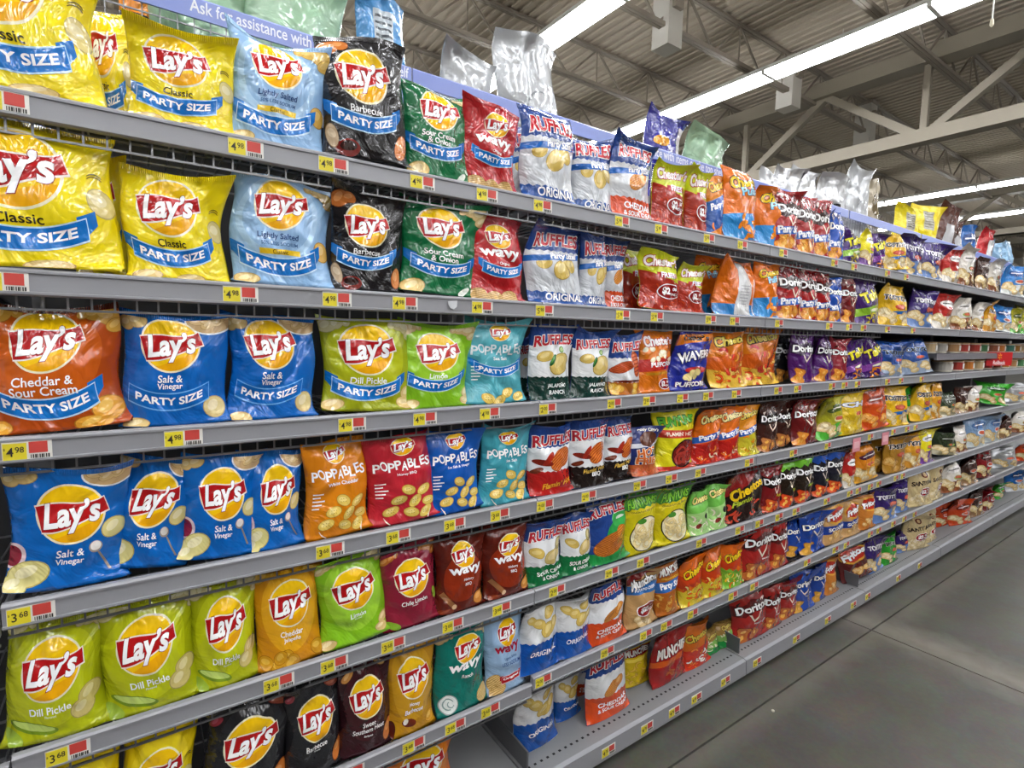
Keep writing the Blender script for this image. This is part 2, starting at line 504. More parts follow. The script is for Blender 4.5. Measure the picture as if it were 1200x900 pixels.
class Art:
    """x runs -0.5..0.5 across the bag, y runs 0..a up the bag; z is only the printing order"""
    def __init__(s, a):
        s.a = a
        s.bm = bmesh.new()
        s.lp = s.bm.faces.layers.int.new('part')
        s.lm = s.bm.faces.layers.int.new('ink')
        s.lw = s.bm.faces.layers.int.new('wrap')
        s.parts, s.inks = [], []
    def add(s, part, color, v2, faces, z, wrap=False):
        if part not in s.parts: s.parts.append(part)
        if color not in s.inks: s.inks.append(color)
        p, k = s.parts.index(part), s.inks.index(color)
        vs = [s.bm.verts.new((float(x), float(y), z)) for x, y in v2]
        for f in faces:
            if len(set(f)) < 3: continue
            try:
                fc = s.bm.faces.new([vs[i] for i in f])
            except ValueError:
                continue
            fc[s.lp], fc[s.lm], fc[s.lw] = p, k, int(wrap)
    def band(s, part, color, xs, lo, hi, z, wrap=False):
        n = len(xs)
        v = [(xs[i], lo[i]) for i in range(n)] + [(xs[i], hi[i]) for i in range(n)]
        s.add(part, color, v, [(i, i + 1, n + i + 1, n + i) for i in range(n - 1)], z, wrap)
    def poly(s, part, color, pts, z, wrap=False):
        from mathutils.geometry import tessellate_polygon
        tris = tessellate_polygon([[Vector((x, y, 0)) for x, y in pts]])
        out = []
        for t in tris:
            a, b, c = (pts[i] for i in t)
            ar = (b[0] - a[0]) * (c[1] - a[1]) - (b[1] - a[1]) * (c[0] - a[0])
            out.append(t if ar > 0 else (t[0], t[2], t[1]))
        s.add(part, color, pts, out, z, wrap)
    def ell(s, part, color, cx, cy, rx, ry, z, rot=0, n=26):
        c, q = math.cos(rot), math.sin(rot)
        pts = []
        for i in range(n):
            t = 2 * math.pi * i / n
            x, y = rx * math.cos(t), ry * math.sin(t)
            pts.append((cx + c * x - q * y, cy + q * x + c * y))
        s.add(part, color, pts, [list(range(n))], z)
    def panel(s, color, y0, y1, z=0, top=None, bot=None, part='color_panel'):
        """a full-width field; top/bot = (teeth, amplitude, slope) for a jagged or slanted edge"""
        n = 73
        xs = np.linspace(-0.5, 0.5, n)
        def edge(y, e):
            if not e: return np.full(n, y)
            k, am, sl = e
            return y + am * (np.abs(((xs + 0.5) * k) % 1 - 0.5) * 2 - 0.5) * 2 + sl * xs if k else y + sl * xs
        s.band(part, color, xs, edge(y0, bot), edge(y1, top), z, True)
    def text(s, part, body, cx, cy, color, z, w=None, h=None, maxw=None, bold=0.02, shear=0.0, rot=0.0, warp=None, out=None, spacing=1.0):
        v0, f, tw, th = glyphs(body, bold, shear, 3, spacing)
        k = (w / tw) if w else (h / th)
        if maxw and k * tw > maxw: k = maxw / tw
        kx = ky = k
        if w and h: ky = h / th
        jobs = [(v0, f, color, z)]
        if out:
            ocol, oext = out
            ov, of, ow, oh = glyphs(body, bold + oext, shear, 2, spacing)
            jobs.insert(0, (ov, of, ocol, z - 1))
        c, q = math.cos(rot), math.sin(rot)
        for v, ff, colr, zz in jobs:
            x, y = v[:, 0] * kx, v[:, 1] * ky
            if warp is not None: x, y = warp(x, y)
            s.add(part, colr, np.stack([cx + c * x - q * y, cy + q * x + c * y], 1), ff, zz)
    # ---- recurring marks
    def sun_logo(s, cx, cy, r, squash=1.0):
        P = 'logo'
        q = squash
        s.ell(P, 'f6ecc8', cx, cy, r * 1.07, r * 1.07 * q, 2, n=40)
        s.ell(P, 'f6c60f', cx, cy, r, r * q, 3, n=40)
        n = 21
        xs = np.linspace(-0.93, 0.93, n)
        low = -np.sqrt(1 - xs ** 2)
        hi = np.maximum(low, -0.62 + 0.2 * xs + 0.12 * np.sin(2.2 * xs))
        s.band(P, 'efab0c', cx + xs * r, cy + low * r * q * .99, cy + hi * r * q, 3.4)
        xs = np.linspace(-1.06, 1.1, 25)
        up = 0.30 + 0.07 * np.sin(2.6 * xs + 2.4) + 0.22 * np.maximum(0, xs) ** 1.6
        dn = -0.58 + 0.14 * (xs + 1) + 0.05 * np.sin(3 * xs) + 0.22 * np.maximum(0, xs + 0.1) ** 1.5
        def sheet(color, grow, z):
            v = []
            for i, t in enumerate(xs / 1.08):
                for yy in (dn[i] - grow, up[i] + grow):
                    e = math.sqrt(max(.05, 1 - min(.95, abs(yy)) ** 2)) * (1.12 if t < 0 else 1.13) + grow
                    v.append((cx + t * e * r, cy + yy * r * q))
            s.add(P, color, v, [(2 * i, 2 * i + 2, 2 * i + 3, 2 * i + 1) for i in range(len(xs) - 1)], z)
        sheet('f8ece0', .05, 4)
        sheet('b01518', 0, 5)
        s.text(P, "Lay\u2019s", cx + 0.02 * r, cy - 0.10 * r * q, 'ffffff', 6.6, w=1.78 * r, h=1.12 * r * q, bold=0.035, shear=0.22, rot=0.10, out=('8c1014', 0.02))
    def ribbon(s, cy, body='PARTY SIZE', color='0f74c8', tcol='ffffff', cx=0.0, w=0.74, h=0.15, sag=0.62, edge='bfe0f4', z=3):
        P = 'size_banner'
        x = np.linspace(-w / 2, w / 2, 21)
        y = cy + sag * (x ** 2) * 1.2 - 0.02
        for sx in (-1, 1):
            xt = np.array([w / 2 * 0.86, w / 2 * 1.02, w / 2 * 1.17])
            yt = cy + sag * xt ** 2 * 1.2 + 0.012
            lo, hi = yt - h * .46, yt + h * .5
            lo[2] += h * .25
            if sx > 0: s.band(P, color, cx + xt, lo, hi, z - .6)
            else: s.band(P, color, (cx - xt)[::-1], lo[::-1], hi[::-1], z - .6)
        s.band(P, edge, cx + x * 1.015, y - h / 2 - .012, y + h / 2 + .012, z - .3)
        s.band(P, color, cx + x, y - h / 2, y + h / 2, z)
        s.text(P, body, cx, cy - 0.015, tcol, z + 1, w=w * 0.84, h=h * 0.5, bold=0.03, warp=lambda a, b: (a, b + sag * 1.2 * a * a))
    def chip(s, cx, cy, rx, ry, rot=0.0, z=1, fill='dcb968', rim='b98c3c', lite='ecd490'):
        rx, ry = rx * 1.14, ry * 1.14
        s.ell('food_print', rim, cx, cy, rx, ry, z, rot, 18)
        s.ell('food_print', fill, cx, cy, rx * .93, ry * .92, z + .3, rot, 18)
        s.ell('food_print', lite, cx - rx * .12, cy + ry * .18, rx * .55, ry * .42, z + .6, rot + .3, 14)
    def ridged(s, cx, cy, rx, ry, rot=0.0, z=1, fill='d9a64a', rim='a86c20', n=7):
        rx, ry = rx * 1.18, ry * 1.18
        s.ell('food_print', rim, cx, cy, rx, ry, z, rot, 20)
        s.ell('food_print', fill, cx, cy, rx * .95, ry * .94, z + .3, rot, 20)
        c, q = math.cos(rot), math.sin(rot)
        for i in range(n):
            t = -0.8 + 1.6 * i / (n - 1)
            e = math.sqrt(1 - t * t) * .9
            p = [(-e * rx, (t - .05) * ry), (e * rx, (t - .05) * ry), (e * rx, (t + .05) * ry), (-e * rx, (t + .05) * ry)]
            s.poly('food_print', rim, [(cx + c * x - q * y, cy + q * x + c * y) for x, y in p], z + .6)
    def curl(s, cx, cy, r, a0, a1, th, color, z=1, edge='a8430c'):
        for k, (cc, t2, zz) in enumerate(((edge, th * 1.25, z), (color, th, z + .3))):
            n = 11
            v = []
            for i in range(n):
                t = a0 + (a1 - a0) * i / (n - 1)
                tap = 0.45 + 0.55 * math.sin(math.pi * (0.1 + 0.8 * i / (n - 1)))
                for d in (-1, 1):
                    v.append((cx + (r + d * t2 / 2 * tap) * math.cos(t), cy + (r + d * t2 / 2 * tap) * math.sin(t)))
            s.add('food_print', cc, v, [(2 * i, 2 * i + 1, 2 * i + 3, 2 * i + 2) for i in range(n - 1)], zz)
    def wedge(s, cx, cy, r, rot, z=1, fill='d98a2b', rim='a9561a'):
        for k, cc in ((1.0, rim), (.9, fill)):
            p = []
            for i in range(3):
                t = rot + 2 * math.pi * i / 3
                for d in (-.16, .16):
                    p.append((cx + r * k * math.cos(t + d), cy + r * k * math.sin(t + d)))
            s.add('food_print', cc, p, [list(range(6))], z); z += .3
        s.ell('food_print', 'e9b04e', cx, cy + r * .1, r * .3, r * .2, z + .2, rot, 10)
    def heap(s, seed, y0, y1, x0=-.46, x1=.46, n=14, r=0.075, z=1, kind='chip', **kw):
        rd = random.Random(seed)
        for i in range(n):
            cx, cy = rd.uniform(x0, x1), y0 + (y1 - y0) * rd.random()
            rr = r * rd.uniform(.75, 1.2)
            zz = z + .12 * i
            if kind == 'chip': s.chip(cx, cy, rr, rr * rd.uniform(.6, .9), rd.uniform(-1, 1), zz, **kw)
            elif kind == 'curl': a0 = rd.uniform(0, 6); s.curl(cx, cy, rr, a0, a0 + rd.uniform(1.5, 2.6), rr * .62, kw['fills'][i % len(kw['fills'])] if 'fills' in kw else kw.get('fill', 'ee7a16'), zz, kw.get('rim', 'a8430c'))
            elif kind == 'wedge': s.wedge(cx, cy, rr, rd.uniform(0, 2), zz, **kw)
            elif kind == 'ring':
                s.curl(cx, cy, rr, 0, 6.3, rr * .5, kw.get('fill', 'ecd69a'), zz, kw.get('rim', 'b08c3c'))
    def price_oval(s, cx, cy, rx, ry, z=5, col='8c1212'):
        P = 'price_badge'
        s.ell(P, 'ffffff', cx, cy, rx, ry, z); s.ell(P, col, cx, cy, rx * .93, ry * .9, z + .5)
        s.text(P, '$2', cx - rx * .3, cy, 'ffffff', z + 1.5, h=ry * 1.05, maxw=rx * .9, bold=.05)
        s.text(P, '00', cx + rx * .4, cy + ry * .35, 'ffffff', z + 1.5, h=ry * .42, bold=.04)
        s.text(P, 'ONLY', cx + rx * .42, cy - ry * .3, 'ffffff', z + 1.5, h=ry * .36, maxw=rx * .7, bold=.03)
    def finish(s):
        bm = s.bm
        def cut(co, no, **k):
            bmesh.ops.bisect_plane(bm, geom=bm.verts[:] + bm.edges[:] + bm.faces[:], plane_co=co, plane_no=no, dist=1e-6, **k)
        cut((-.4965, 0, 0), (-1, 0, 0), clear_outer=True); cut((.4965, 0, 0), (1, 0, 0), clear_outer=True)
        cut((0, .004 * s.a, 0), (0, -1, 0), clear_outer=True); cut((0, .952 * s.a, 0), (0, 1, 0), clear_outer=True)
        for u in UG[1:-1]: cut((u * .5, 0, 0), (1, 0, 0))
        for v in VG[1:-1]: cut((0, v * s.a, 0), (0, 1, 0))
        # the grid cells are split along one diagonal too, so the print lies flat on the bag's own facets
        for v in bm.verts:
            v.co.x = float(np.interp(v.co.x * 2, UG, np.arange(NU + 1))); v.co.y = v.co.y / s.a * NV
        lo, hi = min(v.co.x - v.co.y for v in bm.verts) if bm.verts else 0, max(v.co.x - v.co.y for v in bm.verts) if bm.verts else 0
        for c in range(int(math.floor(lo)), int(math.ceil(hi)) + 1): cut((c, 0, 0), (.70710678, -.70710678, 0))
        bm.verts.index_update()
        bm.verts.ensure_lookup_table()
        by = {}
        for f in bm.faces:
            if f.calc_area() < 1e-7: continue
            by.setdefault(f[s.lp], []).append(f)
        out = {}
        for p, fs in by.items():
            idx, vv, ff, mi, inks = {}, [], [], [], []
            for wrapped in (False, True):
                for f in fs:
                    if wrapped and not f[s.lw]: continue
                    ids = []
                    for v in f.verts:
                        key = (v.index, wrapped)
                        if key not in idx:
                            idx[key] = len(vv)
                            vv.append((v.co.x, v.co.y, v.co.z, 1.0 if wrapped else 0.0))
                        ids.append(idx[key])
                    c = s.inks[f[s.lm]]
                    if c not in inks: inks.append(c)
                    ff.append(ids[::-1] if wrapped else ids); mi.append(inks.index(c))
            out[s.parts[p]] = (np.array(vv), ff, mi, inks)
        bm.free()
        return out

def _bil(G, ui, vi, fu, fv):
    """linear over the two triangles of each cell (diagonal from lower left to upper right)"""
    p00, p10, p11, p01 = G[vi, ui], G[vi, ui + 1], G[vi + 1, ui + 1], G[vi + 1, ui]
    low = (fu >= fv)[:, None]
    fu, fv = fu[:, None], fv[:, None]
    return np.where(low, p00 * (1 - fu) + p10 * (fu - fv) + p11 * fv, p00 * (1 - fv) + p11 * fu + p01 * (fv - fu))

def _norms(G, sign):
    du = np.gradient(G, axis=1); dv = np.gradient(G, axis=0)
    n = np.cross(du, dv) * sign
    return n / (np.linalg.norm(n, axis=2, keepdims=True) + 1e-12)

def pillow(W, H, T, seed, crush=1.0, lean=0.0, fold=0.0):
    """front and back surface grids of one filled bag standing on its lower seam"""
    r = np.random.RandomState(seed)
    U, V = np.meshgrid(UG, VG)
    g = np.clip(np.sin(math.pi * np.clip(V * 0.955 + 0.012, 0, 1) ** 0.80), 0, 1) ** 0.58
    g = g * (1 - 0.16 * V)
    B = np.clip(1 - np.abs(U) ** 2.3, 0, 1) ** 0.72 * g
    x = W / 2 * U * (1 - 0.115 * g + 0.03 * np.clip((V - .8) / .2, 0, 1))
    x = x + W * 0.022 * np.sin(2.2 * V * math.pi + r.uniform(0, 6)) * (V > 0) + W * .012 * np.sin(7 * V + r.uniform(0, 6))
    z = H * V + H * 0.035 * (np.abs(U) ** 2.5) * V ** 4 - H * .03 * (1 - U ** 2) * V ** 5 + H * 0.014 * np.sin(3.1 * U + r.uniform(0, 6)) * V ** 4
    z = z + H * 0.02 * np.abs(U) ** 3 * (1 - V) ** 6 * r.uniform(-.1, 1)
    def crumple(k):
        q = np.zeros_like(U)
        for i in range(7):
            a, f, p = r.uniform(0, math.pi), r.uniform(2.2, 6.5), r.uniform(0, 6.28)
            s_ = np.sin(f * (math.cos(a) * U * 1.1 + math.sin(a) * V * 2.0 * H / W * .9) + p + .8 * np.sin(2 * U + 3 * V + i))
            q += (1 - np.abs(s_)) ** 1.5 * r.uniform(-1, 1) / (f * .5)
        for i in range(4):                      # gathers running down from the top seam
            u0, wd = r.uniform(-.8, .8), r.uniform(.06, .16)
            q -= .8 * np.exp(-((U - u0 + .35 * (1 - V) * r.uniform(-1, 1)) / wd) ** 2) * np.clip((V - .62) / .38, 0, 1) * r.uniform(.3, 1)
        for i in range(3):
            u0, wd = r.uniform(-.8, .8), r.uniform(.08, .16)
            q -= .6 * np.exp(-((U - u0) / wd) ** 2) * np.clip((.22 - V) / .22, 0, 1)
        return q * k
    edge = np.clip(1 - np.abs(U) ** 4, 0, 1) * np.clip(np.sin(math.pi * np.clip(V, 0, 1)) * 3, 0, 1)
    am = 0.052 * W * crush
    yf = -T * B + crumple(am) * edge
    yb = T * 0.85 * B - crumple(am) * edge * .6
    sway = W * 0.09 * np.sin(1.6 * U + r.uniform(0, 6)) * V ** 5 + lean * H * V ** 1.5 - fold * W * np.clip((V - .86) / .14, 0, 1) ** 1.5
    sway = sway - T * .62 * np.exp(-V / .07)
    for sx in (-1, 1):                          # each top corner flops its own way
        cw = np.clip((sx * U + V * 1.6 - 1.75) / .85, 0, 1) ** 1.4
        sway = sway + W * r.uniform(-.22, .16) * cw
        z = z - H * r.uniform(-.01, .07) * cw
        x = x + W * r.uniform(-.05, .03) * sx * cw
    F = np.stack([x, yf + sway, z], 2)
    K = np.stack([x, yb + sway, z], 2)
    K[0], K[-1], K[:, 0], K[:, -1] = F[0], F[-1], F[:, 0], F[:, -1]
    return F, K

def bag_object(design, W, H, T, loc, rz=0.0, roll=0.0, seed=0, crush=1.0, lean=0.0, fold=0.0, name='chip_bag'):
    d = DESIGNS[design]
    F, K = pillow(W, H, T, seed, crush, lean, fold)
    nF, nK = _norms(F, 1), _norms(K, -1)
    nv, nu = NV + 1, NU + 1
    idF = np.arange(nv * nu).reshape(nv, nu)
    idK = idF.copy()
    inner = np.arange((nv - 2) * (nu - 2)).reshape(nv - 2, nu - 2) + nv * nu
    idK[1:-1, 1:-1] = inner
    V = np.concatenate([F.reshape(-1, 3), K[1:-1, 1:-1].reshape(-1, 3)])
    nb = nF.copy()
    for sl in (np.s_[0], np.s_[-1], np.s_[:, 0], np.s_[:, -1]):
        nb[sl] = nF[sl] + nK[sl]
    nb /= np.linalg.norm(nb, axis=2, keepdims=True) + 1e-9
    N = np.concatenate([nb.reshape(-1, 3), nK[1:-1, 1:-1].reshape(-1, 3)])
    a, b, c, e = idF[:-1, :-1].ravel(), idF[:-1, 1:].ravel(), idF[1:, 1:].ravel(), idF[1:, :-1].ravel()
    faces = np.stack([a, b, c], 1).tolist() + np.stack([a, c, e], 1).tolist()
    a, b, c, e = idK[:-1, :-1].ravel(), idK[:-1, 1:].ravel(), idK[1:, 1:].ravel(), idK[1:, :-1].ravel()
    faces += np.stack([a, c, b], 1).tolist() + np.stack([a, e, c], 1).tolist()
    o = link_mesh(name, V, faces, foil(d['base'], d.get('metal', 0.0), d.get('rough', .27), alpha=d.get('alpha', 1.0)), smooth=True, normals=N)
    o.location = loc
    o.rotation_euler = (0, roll, rz)
    # top seam: a crimped strip wrapped round the upper edge
    i0 = NV - 2
    S, SN = [], []
    for G, GN in ((F, nF), (K, nK)):
        for j in (i0, NV - 1, NV):
            f = 0.55 if j == i0 else 0.0
            for i in range(nu):
                p = G[j, i] * (1 - f) + G[min(j + 1, NV), i] * f
                S.append(p + GN[j, i] * (.0011)); SN.append(GN[j, i])
    q = []
    for r0 in (0, 1):
        for i in range(nu - 1):
            q.append((r0 * nu + i, r0 * nu + i + 1, (r0 + 1) * nu + i + 1, (r0 + 1) * nu + i))
            k = 3 * nu
            q.append((k + r0 * nu + i, k + (r0 + 1) * nu + i, k + (r0 + 1) * nu + i + 1, k + r0 * nu + i + 1))
    link_mesh('top_seal', S, q, foil(d.get('seal', d['base']), d.get('metal', 0.0), crimp=True, alpha=d.get('alpha', 1.0)), parent=o, smooth=True, normals=SN)
    for part, (vv, ff, mi, inks) in ART[design].items():
        u, v, z, wr = vv[:, 0], vv[:, 1], vv[:, 2], vv[:, 3]
        ui = np.clip(np.floor(u + 1e-6).astype(int), 0, NU - 1)
        vi = np.clip(np.floor(v + 1e-6).astype(int), 0, NV - 1)
        fu, fv = np.clip(u - ui, 0, 1), np.clip(v - vi, 0, 1)
        P, Nn = _bil(F, ui, vi, fu, fv), _bil(nF, ui, vi, fu, fv)
        if wr.any():
            Pk, Nk = _bil(K, ui, vi, fu, fv), _bil(nK, ui, vi, fu, fv)
            w = wr[:, None]
            P, Nn = P * (1 - w) + Pk * w, Nn * (1 - w) + Nk * w
        Nn = Nn / (np.linalg.norm(Nn, axis=1, keepdims=True) + 1e-9)
        P = P + Nn * (0.0004 + 0.0002 * z)[:, None]
        link_mesh(part, P, ff, [foil(c) for c in inks], mi, o, True, Nn)
    return o

# ------------------------------------------------------------------ the kinds of bag on these shelves
DESIGNS, ART = {}, {}
def design(key, desc, base, a, fn, **kw):
    A = Art(a)
    if fn: fn(A)
    ART[key] = A.finish()
    DESIGNS[key] = dict(desc=desc, base=base, **kw)

def corner_chips(A, left=True, right=True, fill='d8c08a', rim='b89a5c', lite='eadcae', y=.9):
    a = A.a
    if right:
        for i, (x, dy, r) in enumerate(((.40, .0, .10), (.30, .03, .085), (.46, -.08, .075), (.22, .04, .06))):
            A.chip(x, a * y + dy, r, r * .7, -.5 + i * .4, 1 + i * .15, fill, rim, lite)
    if left:
        for i, (x, dy, r) in enumerate(((-.43, -.01, .09), (-.34, .03, .075), (-.24, .05, .05))):
            A.chip(x, a * y + dy, r, r * .72, .5 + i * .3, 1 + i * .15, fill, rim, lite)

def plain_chip(key, desc, base, lines, party=False, a=None, tcol='ffffff', extra=None, logo=None, corners=True, glow=None, ribbon_col='0f6fc2', ribbon_edge='bfe0f4', **kw):
    a = a or (1.06 if party else 1.34)
    def fn(A):
        cx, cy, r = logo or ((-.06, a * .655, .275) if party else (0, a * .61, .29))
        if glow: A.ell('color_panel', glow, cx, cy - .08, .42, .42 * a, 0.2, n=36)
        if party and len(lines) > 1 and not logo: cy, r = a * .715, .255 if a > 1.05 else .24
        A.sun_logo(cx, cy, r)
        y = cy - r - (.075 if party else .10)
        for i, ln in enumerate(lines):
            A.text('flavor_text', ln, cx, y, tcol, 4, h=.072 if i < 2 else .03, maxw=.66, bold=.014)
            yl = y
            y -= .078 if party else .088
        if len(lines) == 1 and tcol == 'ffffff':
            A.text('flavor_text', 'Flavored', cx, y + .03, tcol, 4, h=.022, bold=.0)
        if party: A.ribbon(kw.get('ribbon_y') or max(.12, yl - .125), cx=cx, color=ribbon_col, edge=ribbon_edge)
        if corners: corner_chips(A)
        if extra: extra(A)
    design(key, desc, base, a, fn, **{k: v for k, v in kw.items() if k != 'ribbon_y'})

TAN = dict(fill='d9bd7c', rim='b18f4c', lite='ecd9a4')
def side_chips(A, x=.40, y=.26, **k):
    k = k or TAN
    A.chip(x, y, .085, .07, .4, 1, **k); A.chip(x - .05, y - .12, .09, .06, -.3, 1.2, **k); A.chip(-.40, .07, .10, .055, .2, 1.1, **k)

def classic_extra(A):
    A.chip(.42, A.a * .48, .07, .10, .2, 1, 'd6c583', 'b7a55c', 'e8dcae')
    A.chip(-.30, .03, .12, .05, 0, 1, **TAN); A.chip(.1, .015, .12, .04, 0, 1, **TAN)
    for dx in (0, .02): A.curl(.40, A.a * .64 - dx, .05, .5, 2.6, .008, '6b5c10', 2, '6b5c10')
plain_chip('classic_ps', 'yellow classic chip bag with blue banner', 'edd50a', ['Classic'], True, tcol='2b2410', extra=classic_extra, glow='f0da1c', corners=False)
def light_extra(A):
    a = A.a
    for k, c in enumerate(('93b9de', 'a6c8e6', '8fb4da')): A.ell('color_panel', c, -.06, a * .6, .46 - .06 * k, .46 - .06 * k, .2 + .1 * k, n=36)
    A.poly('flavor_text', 'e8c226', [(-.25, .285), (.15, .285), (.15, .335), (-.25, .335)], 3); A.text('flavor_text', 'Classic', -.05, .31, '4a3a10', 4, h=.04, bold=.01)
    A.text('flavor_text', '50% LESS SODIUM', -.05, .385, '25548c', 4, w=.36, bold=.01)
    A.chip(.40, .36, .085, .09, .4, 1.4, 'd9ac50', 'a87a28', 'e8c678'); corner_chips(A, False, True, 'd8b25c', 'a88436', 'e6c87c'); A.chip(-.38, .04, .1, .05, 0, 1, **TAN)
plain_chip('light_ps', 'light blue lightly-salted chip bag', '8cb4dc', ['Lightly Salted'], True, tcol='1d3f78', corners=False, logo=(-.06, .76, .235), extra=light_extra, glow=None, ribbon_y=.19)
def bbq_extra(A):
    k = dict(fill='c87434', rim='8a451a', lite='de9658')
    A.chip(.38, .20, .075, .13, -.3, 1, **k); A.chip(-.40, A.a * .87, .12, .08, .5, 1, **k); A.chip(-.28, A.a * .90, .09, .06, 0, 1.2, **k)
    A.ell('food_print', '6d1512', -.25, .10, .13, .09, 1); A.ell('food_print', '2a0806', -.25, .12, .09, .05, 1.4); A.chip(-.42, .22, .05, .12, .3, 1, 'b8a080', '7c6448', 'd0bc9c')
plain_chip('bbq_ps', 'black barbecue chip bag with blue banner', '17161a', ['Barbecue'], True, extra=bbq_extra, corners=False, a=1.3)
def green_extra(A):
    A.chip(-.36, .07, .12, .09, .3, 1, **TAN); A.ell('food_print', 'dfe8dc', .25, .06, .035, .1, 1, -.9); corner_chips(A, False, True)
    for x, y in ((.42, .3), (.44, .42), (.36, .16)): A.ell('food_print', 'cfe3d0', x, y, .02, .035, 1, .4)
plain_chip('sco_ps', 'green sour-cream-and-onion chip bag', '0a6a3c', ['Sour Cream', '& Onion'], True, extra=green_extra, corners=False, a=1.2)
def wavy_extra(A):
    for x, y, r in ((-.3, .06, .13), (-.05, .03, .12), (.2, .05, .12)): A.ridged(x, y, r, r * .8, .3, 1, 'd3ad6e', 'a98246')
def wavy(key, desc, base, lines, party=False, tcol='ffffff', wcol='ffffff', extra=None, a=1.4, **kw):
    def fn(A):
        A.sun_logo(.02, a * .74, .19 if party else .22)
        y = a * .74 - .30
        A.text('flavor_text', 'wavy', .02, y, wcol, 4, w=.66, h=.17, bold=.035)
        y -= .15
        for ln in lines:
            A.text('flavor_text', ln, .06, y, tcol, 4, h=.06, maxw=.5, bold=.012); y -= .085
        if party: A.ribbon(max(.2, y - .03), cx=.06, w=.68)
        (extra or wavy_extra)(A)
    design(key, desc, base, a, fn, **kw)
wavy('wavyred_ps', 'red wavy chip bag with blue banner', 'b01a20', ['Original'], True)
def ched_extra(A):
    corner_chips(A, True, True, 'd9a544', 'a8702a', 'eac06c'); A.chip(.36, .14, .12, .09, .4, 1, 'd9982f', 'a86a1c', 'e8b858'); A.chip(.22, .04, .13, .05, 0, 1.2, 'd9982f', 'a86a1c', 'e8b858'); A.chip(-.42, .04, .07, .06, 0, 1, 'd9982f', 'a86a1c', 'e8b858')
plain_chip('cheddar_ps', 'orange cheddar-and-sour-cream chip bag', 'b0480f', ['Cheddar &', 'Sour Cream'], True, a=1.0, extra=ched_extra, corners=False, glow='c65a14', seal='6a2410')
def sv_pile(A):
    a = A.a
    A.ell('food_print', 'e9eef2', .32, a * .94, .24, .15, .9); A.ell('food_print', 'c9a878', .32, a * .945, .225, .14, 1)
    for i, (x, dy) in enumerate(((.2, .02), (.3, -.02), (.4, .02), (.26, .06), (.36, .05), (.44, .07))): A.chip(x, a * .93 + dy, .075, .045, .5 * i, 1.2 + i * .15, 'd8bb84', 'ab8950', 'ead4a6')
    A.chip(-.34, a * .92, .09, .065, .2, 1, **TAN); A.chip(-.44, a * .89, .06, .06, .2, 1.1, **TAN)
def sv_ps_extra(A):
    sv_pile(A); A.chip(.36, .16, .10, .10, .6, 1, 'd8c488', 'b09a58', 'e8dab0'); A.chip(-.36, .03, .1, .05, 0, 1, **TAN)
plain_chip('sv_ps', 'blue salt-and-vinegar chip bag with banner', '0a62b8', ['Salt &', 'Vinegar'], True, extra=sv_ps_extra, corners=False, a=1.1, ribbon_col='0a64ba', ribbon_edge='6fb4ec')
def sv_extra(A):
    sv_pile(A); A.chip(.36, .52, .10, .085, .4, 1, 'd9cc86', 'b2a252', 'eae0b0'); A.chip(-.32, .16, .15, .11, .2, 1.2, 'd9cf88', 'b2a552', 'eae2b4'); A.chip(-.42, .06, .1, .08, .2, 1, 'd9cf88', 'b2a552', 'eae2b4')
    A.ell('food_print', 'e0c8cc', -.46, .32, .10, .12, 1); A.ell('food_print', '8a1830', -.47, .32, .075, .095, 1.4)
    A.ell('food_print', '9c9488', .21, .36, .058, .058, 1.2); A.ell('food_print', 'ece8e2', .21, .368, .046, .046, 1.6)
    A.poly('food_print', '8c8478', [(.225, .31), (.25, .30), (.36, .10), (.335, .10)], 1.3)
plain_chip('sv', 'blue salt-and-vinegar chip bag', '0a64ba', ['Salt &', 'Vinegar'], extra=sv_extra, corners=False, a=1.15, logo=(.0, .70, .27))
def dill_extra(A):
    k = dict(fill='cdbb74', rim='a39350', lite='e2d6a0')
    corner_chips(A, True, True, 'd8cf9c', 'aaa060', 'e9e4c0'); A.chip(.36, .34, .10, .08, .5, 1, **k); A.chip(.28, .22, .11, .085, .4, 1.2, **k)
    A.ell('food_print', '6f8a20', -.20, .13, .24, .055, 1, -.25); A.ell('food_print', 'b8cc6a', -.20, .14, .21, .035, 1.3, -.25); A.ell('food_print', '8ea834', -.38, .05, .12, .05, 1, -.6)
plain_chip('dill', 'yellow-green dill-pickle chip bag', 'a8b012', ['Dill Pickle'], extra=dill_extra, corners=False, a=1.12, logo=(-.02, .66, .27), glow='bcc418')
def dillps_extra(A): dill_extra(A)
plain_chip('dill_ps', 'olive-green dill-pickle chip bag with banner', '9ba414', ['Dill Pickle'], True, extra=lambda A: (corner_chips(A, True, True, 'd8cf9c', 'aaa060', 'e9e4c0'), side_chips(A, .42, .2)), corners=False, glow='b4bc1c')
plain_chip('limon_ps', 'lime-green citrus chip bag with banner', '7fb81c', ['Limón'], True, extra=lambda A: (corner_chips(A), side_chips(A, .44, .2)), corners=False, a=1.25, glow='98cc30')
plain_chip('limon', 'lime-green citrus chip bag', '84bf1e', ['Limón'], extra=lambda A: (corner_chips(A), side_chips(A, .42, .22)), corners=False, glow='9ccf34')
plain_chip('chile', 'dark red chile-lime chip bag', '8c1c34', ['Chile Limón'], corners=False, extra=lambda A: (corner_chips(A, True, True, 'c8742c', '8a4416', 'dc9850'), A.ell('food_print', '88b42c', -.34, .08, .13, .055, 1, -.4), A.ell('food_print', '9ac83c', .42, .42, .05, .12, 1, .3), A.poly('flavor_text', 'e8e4e0', [(-.1, 1.27), (.4, 1.27), (.4, 1.31), (-.1, 1.31)], 2)))
plain_chip('chedjal', 'golden cheddar-jalapeno chip bag', 'cf8a12', ['Cheddar', 'Jalapeño'], corners=False, glow='e0a41c', seal='9a5a10', extra=lambda A: (corner_chips(A, True, True, 'd0a030', '9a701c', 'e2bc58'), A.heap(4, .02, .14, n=9, r=.09, fill='c8901c', rim='94620c', lite='dcae40')))
